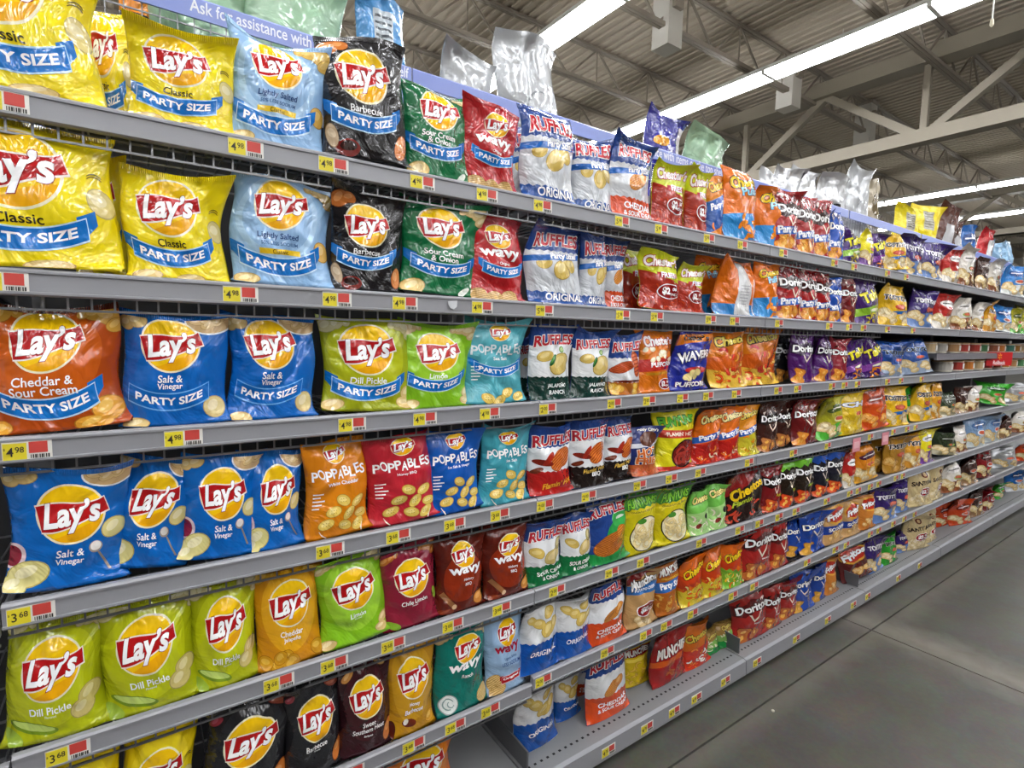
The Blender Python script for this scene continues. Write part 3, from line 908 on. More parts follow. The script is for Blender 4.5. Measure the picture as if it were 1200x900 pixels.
plain_chip('classic', 'yellow classic chip bag', 'e3c70c', ['Classic'], tcol='2b2410', corners=False, glow='edd420', extra=classic_extra)
plain_chip('bbq', 'black barbecue chip bag', '1b1a1e', ['Barbecue'], corners=False, glow='232428', extra=lambda A: (A.chip(.40, .22, .08, .15, -.3, 1, 'cf7834', '8a451a', 'e29a58'), A.chip(-.40, A.a * .88, .08, .05, .5, 1, '96303c', '5c1420', 'b45060'), A.chip(.3, A.a * .92, .12, .05, -.3, 1, '8c4030', '54201a', 'a86048')))
plain_chip('sweet', 'dark maroon barbecue chip bag', '33131a', ['Sweet', 'Southern Heat', 'Barbecue'], corners=False, glow='3e181e', extra=lambda A: (A.chip(-.32, A.a * .9, .12, .07, .6, 1, 'c88a44', '7e4c20', 'e0ae6c'), A.chip(.28, A.a * .94, .1, .05, -.3, 1, 'd8a868', '8c5c28', 'ecc894'), A.chip(.40, .2, .08, .14, -.3, 1, 'c47438', '84421a', 'dc9858')))
plain_chip('honey', 'golden honey-barbecue chip bag', 'b98412', ['Honey', 'Barbecue'], corners=False, glow='c8941c', extra=lambda A: (A.ell('food_print', '6a2410', -.08, .17, .16, .06, 1, -.3), A.ell('food_print', 'f0e8d8', -.16, .21, .05, .045, 1.3), A.chip(.38, .12, .1, .07, 0, 1, 'd09628', '9a6812', 'e4b850'), A.ell('food_print', '4c1408', -.42, .12, .09, .12, 1)))
plain_chip('cheddar', 'orange cheddar chip bag', 'd06a14', ['Cheddar &', 'Sour Cream'], corners=False, glow='de7c18', extra=lambda A: corner_chips(A, True, True, 'dc9c34', 'a8661a', 'ecba5c'))
wavy('wavyhick', 'brown wavy hickory chip bag', '5e1a0e', ['Hickory', 'BBQ'], extra=lambda A: (A.ell('color_panel', '8c2a10', 0, .62, .40, .44, .2, n=32), A.poly('food_print', '8c5a34', [(-.44, .34), (-.38, .40), (-.12, .14), (-.18, .08)], 1), A.ell('food_print', 'd8b088', -.15, .11, .045, .045, 1.4), A.chip(.38, .16, .12, .11, .5, 1, 'cc8434', '8a4c14', 'e0a458'), A.chip(-.3, .05, .14, .05, 0, 1, '7a2a14', '48140a', '9a4424')))
wavy('wavyranch', 'teal wavy ranch chip bag', '0b7266', ['Ranch'], extra=lambda A: (corner_chips(A, True, True), A.ell('food_print', '9aa8a4', -.30, .18, .16, .16, 1), A.ell('food_print', 'e4ebe8', -.30, .18, .145, .145, 1.3), A.curl(-.30, .18, .09, .4, 5, .02, '8aa4a0', 2, '8aa4a0'), A.curl(-.26, .17, .05, 2, 6, .015, '8aa4a0', 2, '8aa4a0'), A.ridged(.36, .14, .13, .09, .7, 1, 'd8c084', 'a88e4c')))
wavy('wavylight', 'pale blue wavy lightly-salted chip bag', '9ab9da', ['Lightly Salted', 'LESS SODIUM'], tcol='2a4a84', wcol='a01c34', extra=lambda A: (A.ribbon(.24, 'Original', 'b41e24', cx=.06, w=.5, h=.1, sag=-.1, edge='e4b4b4'), A.ridged(-.34, .2, .13, .11, .5, 1, 'dcb878', 'a88444'), A.ridged(-.26, .07, .16, .1, .2, 1.2, 'dcb878', 'a88444')))
def poppable(key, desc, base, line, party=False, a=1.5, tint='ffffff', lcol='ffffff'):
    def fn(A):
        A.sun_logo(.0, a * .86, .15)
        k = a * .86 - .32
        s_ = 'POPPABLES'
        for i, ch in enumerate(s_):
            x = -.37 + i * .0925
            A.text('brand_text', ch, x, k + (.022 if i % 2 else -.012) + .02 * x, tint, 4, h=.155, bold=.02, rot=(.10 if i % 2 else -.08), w=.088)
        A.text('flavor_text', line, .02, k - .15, lcol, 4, h=.055, maxw=.6, bold=.015)
        if party: A.ribbon(k - .36, cx=0, w=.76)
        for j in range(5):
            yy, ww = k - .30 - .055 * j, (.14, .10, .16, .12, .09)[j]
            A.poly('flavor_text', lcol, [(-.42, yy), (-.42 + ww, yy + .006), (-.42 + ww, yy + .026), (-.42, yy + .02)], 3)
        pts = [(.02, .55), (.26, .50), (-.12, .40), (.12, .34), (.34, .28), (-.22, .22), (.06, .16), (.28, .12)] if not party else [(-.2, .1), (.12, .18), (.33, .10), (-.02, .05)]
        for i, (x, y) in enumerate(pts):
            A.chip(x, y, .105, .07, (-.6, .5, .2, .9, -.3, .4, -.5, .7)[i % 8], 1 + .15 * i, 'e0c05c', 'a8842a', 'efd98a')
            for dx in (-.035, 0, .035):
                for dy in (-.02, .02): A.ell('food_print', 'a07c28', x + dx, y + dy, .008, .006, 2.6 + .15 * i, n=6)
        if not party: A.curl(.02, .25, .36, 3.5, 5.9, .012, 'f0e6d2', 3, 'f0e6d2'); A.curl(.02, .21, .33, 3.6, 5.8, .008, 'f0e6d2', 3, 'f0e6d2')
    design(key, desc, base, a, fn)
poppable('popteal_ps', 'teal popped-snack bag with blue banner', '4ea6b4', 'Sea Salt', True, 1.45, 'd6e2e6')
poppable('popteal', 'teal popped-snack bag', '3b98a8', 'Sea Salt')
poppable('popwhite', 'orange popped-snack bag', 'd8800f', 'White Cheddar')
poppable('pophoney', 'red popped-snack bag', 'bb2432', 'Honey BBQ')
poppable('popsv', 'blue popped-snack bag', '0f55b0', 'Sea Salt & Vinegar')

# ridged potato chips: blue top, white jagged middle, coloured foot
def ridgebag(key, desc, foot, lines, party=False, a=1.32, mid='e4e6e8', lcol='ffffff', pic=None, top='1c3f86', namey=None, footh=.30, midtop=.66, fcol=None, nw=.88, ncol='b3202e', **kw):
    def fn(A):
        if not kw.get('rev'):
            A.panel(mid, a * footh, a * midtop, 0, (9, .012, .03), (9, .012, -.02))
            A.panel(foot, 0, a * footh, .4, (9, .012, -.02))
        else:
            A.panel(foot, 0, a * footh, .4, (9, .014, -.02))
        if ncol:
            A.text('brand_text', 'RUFFLES', .0, namey or a * .79, ncol, 5, w=nw, h=.20, bold=.04, shear=.12, warp=lambda x, y: (x, y * (1 + .25 * np.abs(x)) - .10 * x * x + .06 * x), out=('f4f2f0', .045))
        if pic: pic(A)
        y = a * footh * .62
        for i, ln in enumerate(lines):
            A.text('flavor_text', ln, .06, y, lcol, 4, h=.11 if i == 0 else .08, maxw=.72, bold=.025); y -= .125
        if party:
            A.poly('size_banner', '1d62b4', [(-.5, a * .50), (.5, a * .59), (.5, a * .655), (-.5, a * .575)], 2)
            A.text('size_banner', 'Party Size!', .12, a * .60, 'ffffff', 3, w=.52, bold=.04, rot=.09, out=('1a4c98', .05))
    design(key, desc, top, a, fn, metal=0.0)
YC = dict(fill='d2b45c', rim='a68a38', lite='e2cc84')
def pic_orig(A):
    a = A.a
    A.ell('food_print', 'c9ccd0', 0, a * .47, .40, .11, .6); A.chip(.05, a * .43, .16, .12, .5, 1, **YC); A.chip(.24, a * .50, .12, .09, -.5, 1.3, **YC); A.chip(-.24, a * .50, .11, .08, .3, 1, **YC)
ridgebag('ruf_ps', 'blue-and-silver ridged chip bag', '1d4c96', ['ORIGINAL'], True, 1.18, pic=pic_orig, footh=.14, nw=.8, namey=.96, mid='c9cdd2')
def pic_ched(A): a = A.a; A.ridged(.05, a * .46, .22, .11, .5, 1, 'dc9038', 'a8621c'); A.chip(.2, a * .52, .12, .09, .9, 1.6, 'd88830', 'a45c18', 'e8ac5c')
ridgebag('rufched_ps', 'blue-white-orange ridged chip bag with banner', 'd2481c', ['CHEDDAR', '& SOUR CREAM'], True, 1.35, pic=pic_ched, footh=.24, nw=.8, namey=1.12, mid='d2d5d9')
ridgebag('rufched', 'blue, white and orange ridged chip bag', 'd4491a', ['CHEDDAR', '& SOUR CREAM'], False, 1.5, pic=pic_ched, namey=1.28, midtop=.70, footh=.36)
def pic_jal(A):
    a = A.a
    A.chip(.12, a * .47, .24, .17, .5, 1, 'd3b868', 'a48a3c', 'e2cc88'); A.chip(-.22, a * .57, .15, .09, .2, 1, **YC); A.ell('food_print', '1c5a28', -.06, a * .52, .045, .13, 2, -.6); A.ell('food_print', '4a8c3c', -.07, a * .53, .02, .09, 2.4, -.6); A.ell('food_print', '5c9a3e', .16, a * .66, .06, .06, 2); A.ell('food_print', 'c4d89c', .16, a * .66, .04, .04, 2.4)
ridgebag('rufjal', 'ridged chip bag with dark green foot', '0c332c', ['JALAPEÑO', 'RANCH'], False, 1.45, pic=pic_jal, midtop=.72)
def pic_spice(A):
    a = A.a
    A.ridged(-.2, a * .45, .26, .10, .3, 1, 'c85a2c', '8c2c14'); A.ridged(.18, a * .5, .12, .26, .2, 1.6, 'd8693a', '9a3a18'); A.ell('food_print', '5c1410', 0, a * .22, .45, .03, 1); A.heap(3, .06, .2, n=7, r=.09, fill='d8a434', rim='9a6a14', lite='e8c464')
ridgebag('rufspicy', 'ridged chip bag with reddish sticks', 'b0641c', [], False, 1.4, pic=pic_spice, midtop=.60, footh=.2)
def pic_hot(A):
    a = A.a
    A.ridged(.14, a * .5, .24, .16, .6, 1, 'd8742a', '9c3c14'); A.ell('food_print', 'a02818', -.15, a * .52, .16, .06, 2, .9); A.ell('food_print', '7c2014', -.25, a * .47, .2, .06, 1.8, -.2); A.ell('food_print', '6e2c18', -.36, a * .36, .12, .05, 1, .3)
ridgebag('rufhot', 'ridged chip bag with red foot', 'b01c1a', [], False, 1.35, pic=lambda A: (pic_hot(A), A.text('flavor_text', "Flamin\u2019 Hot", .08, .20, 'f0b42c', 4, w=.72, shear=.3, rot=.1, bold=.02)), midtop=.68, footh=.34)
ridgebag('rufbbq', 'ridged chip bag with black foot', '1c1412', ['BBQ'], False, 1.4, pic=lambda A: (pic_hot(A), A.text('flavor_text', "Flamin\u2019 Hot", .02, .36, 'e8c050', 4, w=.6, shear=.3, rot=.12, bold=.02)), midtop=.70, footh=.30)
def pic_sco(A): a = A.a; A.chip(.12, a * .43, .2, .13, .5, 1, 'd6bc74', 'a68c44', 'e6d29a'); A.chip(-.25, a * .52, .16, .09, -.4, 1, **YC); A.chip(.3, a * .6, .12, .1, .8, 1.3, 'a89a5c', '5c5430', 'cabf8a')
ridgebag('rufsco', 'ridged chip bag with green foot', '0d6a38', ['SOUR CREAM', '& ONION'], False, 1.35, pic=pic_sco, midtop=.70)
def pic_green(A):
    a = A.a
    A.ell('color_panel', '2c9a48', .16, a * .40, .30, .40, .5); A.ell('color_panel', '3aac50', .22, a * .66, .22, .2, .6); A.panel('1c8a40', 0, a * .16, .3, (0, 0, -.1))
    A.ell('logo', 'e0f0dc', .22, a * .68, .11, .035, 3, .1); A.ridged(.02, a * .30, .34, .22, .25, 1, 'd07c2c', '98521a', 11); A.ridged(.26, a * .44, .12, .16, .5, 3, 'd8882e', 'a05a1c')
ridgebag('rufgreen', 'blue-and-green ridged chip bag', '1c3f86', [], False, 1.5, pic=pic_green, footh=.001, midtop=.002, namey=1.24)
def pic_o2(A):
    a = A.a
    for x, y, r in ((-.26, .82, .12), (.18, .86, .13), (.1, .62, .17), (-.1, .74, .13), (.28, .68, .12)): A.chip(x, a * y, r, r * .75, x * 3, 1 + .3 * (1 - y), **YC)
ridgebag('ruforig', 'white-topped blue ridged chip bag', '0f4fa4', ['ORIGINAL'], False, 1.32, top='d8dadc', pic=pic_o2, rev=True, footh=.46, ncol=None)

# cheese puffs and fries
def cheesy(key, desc, base, panels, pics=(), name='Cheetos', a=1.4, ncol='f2c81c', out='1a1208', namey=None, rot=.16, party=False, sub=None, subcol='ffffff', nw=.84, extra=None, shear=.15, bold=.04, **kw):
    def fn(A):
        for p in panels: A.panel(*p[:3], .1 * panels.index(p), *(p[3:] if len(p) > 3 else ()))
        for p in pics: A.heap(**p)
        A.text('brand_text', name, 0, namey or a * .83, ncol, 5, w=nw, h=.19, bold=bold, shear=shear, rot=rot, warp=lambda x, y: (x, y * (1.15 - .5 * x) - .12 * x * x), out=(out, .055))
        if sub: A.text('flavor_text', sub, .04, (namey or a * .83) - .2, subcol, 5, w=.44, bold=.03, rot=rot, out=('1c3a6c', .04))
        if party:
            A.poly('size_banner', '2a5cb0', [(-.5, a * .36), (.5, a * .52), (.5, a * .64), (-.5, a * .47)], 3); A.text('size_banner', 'Party Size', 0, a * .495, 'ffffff', 4, w=.8, rot=.2, bold=.04)
        if extra: extra(A)
    design(key, desc, base, a, fn, **kw)
cheesy('chester', 'yellow-and-red fries bag with price oval', 'c4cc1a', [('a82c1a', 0, .72, (0, 0, -.25))], [dict(seed=5, y0=.03, y1=.62, n=16, r=.07, kind='curl', fill='c8401c', rim='7c1c0c')], "Chester\u2019s", 1.3, 'f4ece4', 'b01a1c', rot=.05, extra=lambda A: (A.poly('flavor_text', 'b01a1c', [(-.2, .72), (.36, .74), (.36, .84), (-.2, .82)], 3), A.text('flavor_text', 'FRIES', .08, .78, 'ffffff', 4, w=.36, bold=.03), A.price_oval(.08, .42, .30, .17)))
cheesy('chesterps', 'orange-and-blue party-size fries bag', 'd8801c', [('2456a8', .2, .9, (0, 0, .3), (0, 0, .3))], [dict(seed=6, y0=.03, y1=.3, n=9, r=.08, kind='curl')], "Chester\u2019s", 1.4, 'f0c028', '3a1808', party=True)
PUFF = dict(seed=7, y0=.06, y1=.62, n=9, r=.12, kind='curl', fill='f08c1c', rim='b8560c', x0=-.1, x1=.4)
cheesy('puffs', 'orange puffs bag with blue foot', 'e0700c', [('2f8cd0', 0, .56, (0, 0, .1))], [PUFF], a=1.5, sub='Puffs', subcol='9fdcf0')
def puffs_back(A):
    A.panel('2a78b8', 0, .3)
    A.poly('nutrition_panel', 'd6d7d8', [(-.14, .02), (.26, .02), (.24, .8), (.12, 1.46), (-.04, 1.46), (-.12, .7)], 1)
    for k in range(7): A.poly('nutrition_panel', 'a4a6aa', [(-.04, .3 + .08 * k), (.16, .3 + .08 * k), (.16, .325 + .08 * k), (-.04, .325 + .08 * k)], 2)
    A.poly('color_panel', 'f4e8dc', [(.36, .02), (.39, .02), (.33, 1.0), (.30, 1.0)], 2)
design('puffs_back', 'orange puffs bag turned to its white back', 'd8690c', 1.5, puffs_back)
cheesy('puffcorn', 'orange puffcorn bag with price oval', 'd9720f', [('b8231a', .52, .80, (0, 0, .1), (0, 0, .1))], [dict(seed=8, y0=.75, y1=1.0, n=10, r=.07, fill='f0e2b8', rim='c4a860', lite='fbf4dc')], "Chester\u2019s", 1.45, 'f4ece4', 'b01a1c', rot=.08, extra=lambda A: (A.text('flavor_text', 'PUFFCORN', .06, .66, 'ffffff', 4, w=.7, bold=.04, rot=.06), A.poly('color_panel', 'c88a1c', [(-.36, .40), (.34, .44), (.34, .5), (-.36, .46)], 2), A.price_oval(.2, .2, .24, .13)))
cheesy('wavers', 'dark blue puffcorn bag with white lettering', '1c2a94', [('d8760f', 1.16, 1.45, None, (0, 0, .12))], [dict(seed=9, y0=.25, y1=.5, x0=-.2, x1=.3, n=6, r=.09, fill='e8d890', rim='a8903c')], 'WAVERS', 1.45, 'ffffff', '14143c', namey=.86, extra=lambda A: (A.text('flavor_text', 'PUFFCORN', .0, .16, 'ffffff', 4, w=.76, bold=.04, out=('8c1c28', .04)), A.ell('food_print', 'b02028', .05, .5, .3, .08, .8), A.text('brand_text', "Chester\u2019s", 0, 1.28, '2a1a08', 4, w=.7, bold=.04)))
HOTC = dict(seed=10, y0=.04, y1=.85, n=30, r=.085, kind='curl', fills=['e8501c', 'f0a02c', 'd8341c', 'f2c860'], rim='8c2408')
cheesy('chflam', 'orange-red crunchy cheese snack bag', 'd8760f', [('cf5a14', 0, .8, (0, 0, .2)), ('e6b83c', 0, .34, (0, 0, -.2))], [HOTC], a=1.35, namey=1.14, out='241a0a', ncol='e2c84e')
cheesy('chflamps', 'red-orange crunchy cheese party-size bag', 'dd6a10', [('b8201a', 0, .66, (0, 0, .2))], [dict(HOTC, y1=.5, fills=['e04018', 'f07c2c', 'c82818', 'f4dcb8'])], a=1.6, party=True, out='241a0a', ncol='f2dc8c')
cheesy('chlimeps', 'yellow-orange cheese snack party-size bag', 'd8860f', [('c8bc2c', 0, .7, (0, 0, .2))], [dict(HOTC, y1=.55, fills=['d8c030', 'f0e070', 'e88a1c'], rim='7c7010')], a=1.6, party=True, out='241a0a', ncol='e2c84e')
cheesy('andyhot', 'dark blue hot-fries bag', '1c2c70', [('b85a2a', 0, .34, (0, 0, .1)), ('d8dce4', .80, .92, (0, 0, .1), (0, 0, .1))], [dict(seed=11, y0=.03, y1=.25, n=10, r=.09, kind='curl', fill='c85c34', rim='84301a')], 'HOT', 1.35, 'e0702c', 'fbf0dc', namey=.66, nw=.72, extra=lambda A: (A.text('brand_text', 'FRIES', .05, .42, 'e0702c', 5, w=.82, h=.2, bold=.05, out=('fbf0dc', .05)), A.ell('food_print', '5c3020', .02, 1.0, .3, .2, 1), A.text('flavor_text', "Andy Capp\u2019s", .02, 1.24, 'f0ece4', 4, w=.6, rot=-.1)))
cheesy('andy_ps', 'brown-and-blue party-size snack-mix bag', 'b4621c', [('3064a8', .66, .92, (0, 0, .1), (0, 0, .1)), ('7c2018', 1.1, 1.35)], [dict(seed=12, y0=.05, y1=.62, n=16, r=.08, kind='curl', fill='d8a040', rim='8c5818')], 'MUNCHIES', 1.35, 'f0ece4', '3c1410', party=False, rot=.04, namey=1.2, extra=lambda A: (A.text('size_banner', 'Party Size!', .02, .79, 'ffffff', 4, w=.8, bold=.04, rot=.08), A.text('flavor_text', 'CHEDDAR FLAVORED', 0, .98, 'f0c83c', 4, w=.7, bold=.02)))
def rings(A, cy=.42):
    A.ell('food_print', '2a2410', .04, cy, .42, .40, .6, n=32); A.ell('food_print', 'efe3bc', .04, cy, .395, .375, .9, n=32)
    A.heap(13, cy - .24, cy + .22, -.26, .32, 13, .095, 1.2, 'ring')
    A.ell('food_print', '4a8c30', -.1, cy + .3, .12, .06, 3)
cheesy('fun', 'yellow-and-green onion-ring snack bag', 'd2c414', [('3c8a2c', 1.02, 1.45, None, (5, .02, 0))], [], 'FUNYUNS', 1.4, '7cc034', '16401a', namey=1.16, rot=0, extra=lambda A: (rings(A), A.poly('flavor_text', 'e8d42c', [(-.42, .90), (.42, .94), (.42, 1.0), (-.42, .96)], 3), A.text('flavor_text', 'ONION FLAVORED RINGS', 0, .95, '2a4c1c', 4, w=.7)), seal='3c8a2c')
cheesy('funflam', 'yellow onion-ring bag with red band', 'd8d018', [('b8301c', .72, .90, (0, 0, -.06), (0, 0, -.06)), ('b8301c', 0, .10)], [], 'FUNYUNS', 1.35, '58b02c', '1c5020', namey=1.12, rot=.04, extra=lambda A: (A.ell('food_print', '1c1410', .12, .36, .36, .32, .6, n=30), A.ell('food_print', '6c1a14', .12, .36, .33, .29, .9, n=30), A.heap(14, .2, .5, -.05, .32, 7, .11, 1.2, 'ring', fill='b4382c', rim='5c120c'), A.text('flavor_text', "FLAMIN\u2019 HOT", 0, .81, 'f4d8c0', 4, w=.7, bold=.03, rot=-.05)))
cheesy('chwhite', 'pale green white-cheddar puffs bag', '6fb84c', [('a8d684', 0, .8, (0, 0, .2))], [dict(seed=15, y0=.04, y1=.6, n=14, r=.09, kind='curl', fill='f0ead0', rim='7ca05c')], a=1.45, ncol='e8d678', out='22320f', extra=lambda A: (A.ell('food_print', '7c2c24', -.2, .3, .12, .08, 2, .4), A.ell('food_print', '1c1c18', .12, .62, .1, .1, 2)))
cheesy('chblack', 'black-and-red cheese snack bag', '221310', [('8c1a18', .82, 1.3, None, (0, 0, .5))], [dict(seed=16, y0=.03, y1=.4, n=16, r=.08, kind='curl', fill='c8442c', rim='5c1814')], a=1.2, rot=.3, namey=.72, extra=lambda A: A.text('flavor_text', "Flamin\u2019", -.12, .46, 'b8cc34', 4, w=.5, shear=.3, rot=.25))
cheesy('chcrunch', 'flaming orange cheese snack bag', 'd8620f', [('c23a12', .6, .95, (4, .05, .2), (4, .05, .2)), ('d8c030', 0, .52, (5, .04, .2))], [dict(seed=17, y0=.04, y1=.55, n=30, r=.075, kind='curl', fills=['f0c02c', 'e86a1c', 'f0dc80', 'd83c1c'], rim='7c4410')], a=1.3, namey=.98, rot=.24)
cheesy('chcrunchgreen', 'orange-and-green cheese snack bag', 'd8620f', [('c23a12', .6, .95, (4, .05, .2), (4, .05, .2)), ('74b030', 0, .5, (5, .04, -.2))], [dict(seed=18, y0=.04, y1=.55, n=28, r=.075, kind='curl', fills=['f0c02c', 'e86a1c', 'a8d048', 'f0e4a0'], rim='4c6010')], a=1.3, namey=.98, rot=.24)
cheesy('munchos', 'brown-and-blue potato crisps bag', 'b8905c', [('7c1c1c', 1.18, 1.4, None, (0, 0, .25)), ('2c68ac', .78, 1.02, (0, 0, -.05), (0, 0, -.05))], [dict(seed=19, y0=.03, y1=.5, n=14, r=.10, fill='cdb07c', rim='96753c', lite='e2cea4')], 'Munchos', 1.35, 'ffffff', '24140c', rot=.16, namey=1.08, extra=lambda A: (A.text('flavor_text', 'POTATO CRISPS', .02, .88, 'ffffff', 4, w=.66), A.price_oval(.06, .42, .32, .18)))
cheesy('yfries', 'yellow snack-mix bag with red top', 'd8ba1c', [('8c1a18', .98, 1.4)], [dict(seed=20, y0=.05, y1=.7, n=20, r=.09, kind='curl', fill='e0b83c', rim='9c741c')], 'MUNCHIES', 1.35, 'f0ece4', '4c1010', rot=.05, namey=1.14, extra=lambda A: A.poly('color_panel', 'f0d850', [(-.42, .82), (.42, .86), (.42, .96), (-.42, .92)], 2))
cheesy('munchies', 'dark red snack-mix bag', '9c1c1c', [('c8561c', .5, .62, (0, 0, .1), (0, 0, .1))], [dict(seed=21, y0=.05, y1=.42, x0=-.1, n=12, r=.09, kind='curl', fill='a8502c', rim='541c10')], 'MUNCHIES', 1.2, 'f4ece4', '3c0c0c', rot=.05, namey=.78)
cheesy('chdeck', 'orange-red cheese snack bag', 'c8641a', [('c8301a', 0, .72, (0, 0, .2))], [dict(HOTC, y1=.6, fills=['e0481c', 'f4ece0', 'f08a2c'])], a=1.5, ncol='d8b840', namey=1.1)
cheesy('greenpop', 'small green-footed snack bag', '9c7a3c', [('1c8a3c', 0, .46, (0, 0, .3)), ('7cae54', .46, .8, (0, 0, .3), (0, 0, .3))], [dict(seed=22, y0=.3, y1=.9, n=14, r=.09, kind='curl', fill='e8e2c4', rim='6c7c3c')], a=1.3, ncol='d8c060', nw=.6)

# tortilla chips
def torti(key, desc, base, a=1.35, top=None, flash='e8d8d0', sub=None, subcol='ffffff', party=False, chips=('d98a2b', 'a9561a'), n=6, dark=None, name='Doritos', namey=None, shards=True, cool=None):
    def fn(A):
        ny = namey or a * .66
        if top: A.panel(top, a * .80, a, 0, None, (3, .05, .1))
        if dark: A.panel(dark, ny - .14, ny + .16, .2, (2, .05, .05), (2, .05, .05))
        if shards:
            rd = random.Random(len(key) * 7)
            for i in range(7):
                x, y = rd.uniform(-.4, .4), a * rd.uniform(.76, .96)
                A.poly('color_panel', flash if i % 2 else '2a0808', [(x, y), (x + rd.uniform(.04, .16), y + rd.uniform(.01, .07)), (x + rd.uniform(-.04, .1), y - rd.uniform(.03, .12))], .5)
        A.text('brand_text', name, 0, ny, 'ffffff', 5, w=.88, h=.19, bold=.035, out=('120808', .05))
        for s_, c in ((1.0, 'f4e4d0'), ):
            A.poly('logo', c, [(-.16, ny - .16), (-.11, ny - .16), (-.02, ny - .32), (.16, ny - .10), (.19, ny - .10), (-.015, ny - .385)], 3)
        if sub: A.text('flavor_text', sub, .18, ny - .42, subcol, 4, w=.36, bold=.025)
        if party:
            A.poly('size_banner', '2a5cb0', [(-.5, a * .22), (.5, a * .30), (.5, a * .43), (-.5, a * .34)], 3); A.text('size_banner', 'Party Size', 0, a * .325, 'ffffff', 4, w=.84, rot=.11, bold=.04)
        A.heap(31, .08, a * .23, -.36, .36, n, .19, 1, 'wedge', fill=chips[0], rim=chips[1])
    design(key, desc, base, a, fn)
torti('dornacho_ps', 'red tortilla-chip bag with blue banner', 'a31a1e', party=True, n=8, top='7c1014', dark='34080a')
torti('dorcool_ps', 'blue tortilla-chip bag with banner', '1c50b4', party=True, top='123a88')
torti('dorred', 'red nacho tortilla-chip bag', 'a0201c', 1.25, sub='NACHO CHEESE', n=5, dark='5c1010', chips=('b8642c', '6c2410'))
torti('dorcool', 'dark blue tortilla-chip bag', '14409c', 1.4, sub='COOL RANCH', n=3, chips=('d09a34', '94601c'), flash='3c6cc4')
torti('dordark', 'dark red tortilla-chip bag', '6a1214', 1.4, n=3)
torti('dorbrown', 'black-and-brown tortilla-chip bag', '3a1a14', 1.4, n=5, dark='140c0c', chips=('b8743c', '6c3414'))
torti('dorblack', 'black-and-grey tortilla-chip bag', '1c1e20', 1.5, n=4, flash='9aa0a4', chips=('b87834', '6c3c14'))
torti('dorpurple', 'purple tortilla-chip bag', '4c1766', 1.4, n=3, dark='2c0c3c', flash='d8c8e0')
torti('dorpat', 'red patterned tortilla-chip bag', '8c2430', 1.5, n=4, flash='d8b0b0')
torti('dorflam', 'red-and-black hot tortilla-chip bag', '7c1418', 1.4, sub="FLAMIN\u2019", subcol='c4cc34', n=6, dark='1c0c0c', chips=('c84a1c', '7c1c0c'))
torti('dorlime', 'green-topped black tortilla-chip bag', '22180f', 1.45, top='74c034', sub='LIMÓN', subcol='b4cc34', n=7, chips=('d0441c', '7c1c0c'), flash='9cd85c', shards=False)
torti('dorbluehot', 'blue-topped black tortilla-chip bag', '161826', 1.45, top='1c4ca4', sub="FLAMIN\u2019", subcol='c8d034', n=6, chips=('d8501c', '84200c'), flash='4c7cd0', shards=False)
def taki(A, alt=0):
    a = A.a
    A.panel('8ab82c' if not alt else '7c3c94', .36, .62, 0, (0, 0, .3), (0, 0, .3))
    A.text('brand_text', 'Takis', .02, a * .66, 'e8dc2c', 5, w=.86, h=.34, bold=.05, shear=.2, rot=.42, out=('241030', .05))
    A.heap(33, .05, .4, n=8, r=.1, kind='curl', fill='c8b42c' if not alt else 'e07c1c', rim='5c6410')
    A.ell('logo', 'f0ecd0', .08, .5, .2, .05, 3, .25)
design('takis', 'purple rolled-snack bag with yellow lettering', '3c1a66', 1.5, taki)
design('takisf', 'purple-and-orange rolled-snack bag', '3a1460', 1.6, lambda A: taki(A, 1))
def tosti(key, desc, base, name='TOSTITOS', ncol='171414', out='f4f0ec', a=1.4, band=None, dip='b8402c', chipc=('d8bc84', 'a88c50', 'eadab0'), foot=None, **kw):
    def fn(A):
        if foot: A.panel(foot, 0, a * .36, 0, (0, 0, .1))
        if band: A.panel(band, a * .28, a * .36, .3, (0, 0, .1), (0, 0, .1))
        if name: A.text('brand_text', name, .04, a * .68, ncol, 5, w=.86, h=.17, bold=.05, rot=-.05, out=(out, .055))
        else:
            A.ell('logo', out, .02, a * .72, .34, .13, 2, .08); A.poly('logo', ncol, [(-.24, a * .70), (.26, a * .715), (.28, a * .745), (-.22, a * .73)], 3)
        A.ell('food_print', dip, .1, a * .46, .2, .09, 1); A.ell('food_print', 'd8684c', .1, a * .47, .15, .06, 1.4)
        A.heap(41, .06, a * .36, n=9, r=.13, z=1.5, fill=chipc[0], rim=chipc[1], lite=chipc[2])
    design(key, desc, base, a, fn, **kw)
tosti('tosy', 'yellow tortilla-chip bag with bowl picture', 'dcae16', band='1c64b0')
tosti('tosp', 'purple tortilla-chip bag with pale chips', '34206a', foot='5c7cb4', ncol='f0ecf4', out='1c1238')
tosti('tosb', 'blue tortilla-chip bag with pale chips', '1c4690', foot='8c9cb4', ncol='101424', out='a8c0e4', dip='3c64a8')
tosti('tosg', 'green tortilla-chip bag', '2c9a2c', a=1.5)
tosti('toslime', 'bright green-and-white snack bag', '5ab02c', foot='dfe6e0', a=1.3, name=None)
tosti('gold', 'golden-brown tortilla-chip bag', 'a87820', chipc=('c89444', '8c6020', 'dcb46c'), name='TOSTITOS')
tosti('golden', 'yellow-orange tortilla-chip bag', 'dc9c22', foot='c88a2c', a=1.3)
tosti('vivid', 'bright yellow snack bag with purple foot', 'e8d81c', foot='6c3c8c', a=1.4, name=None, dip='7c8c2c')
tosti('chipsy', 'yellow chip bag with blue-outlined lettering', 'd8b414', name='CHI', ncol='ffffff', out='1c2458', a=1.45, dip='e4c42c', chipc=('e0bc34', 'a8861c', 'ecd468'))
tosti('orangered', 'orange-red snack bag with white emblem', 'cc4a14', name=None, ncol='f4ece4', out='8c2a10', a=1.5, dip='e0801c', chipc=('e08c2c', 'a8501c', 'ecb060'))
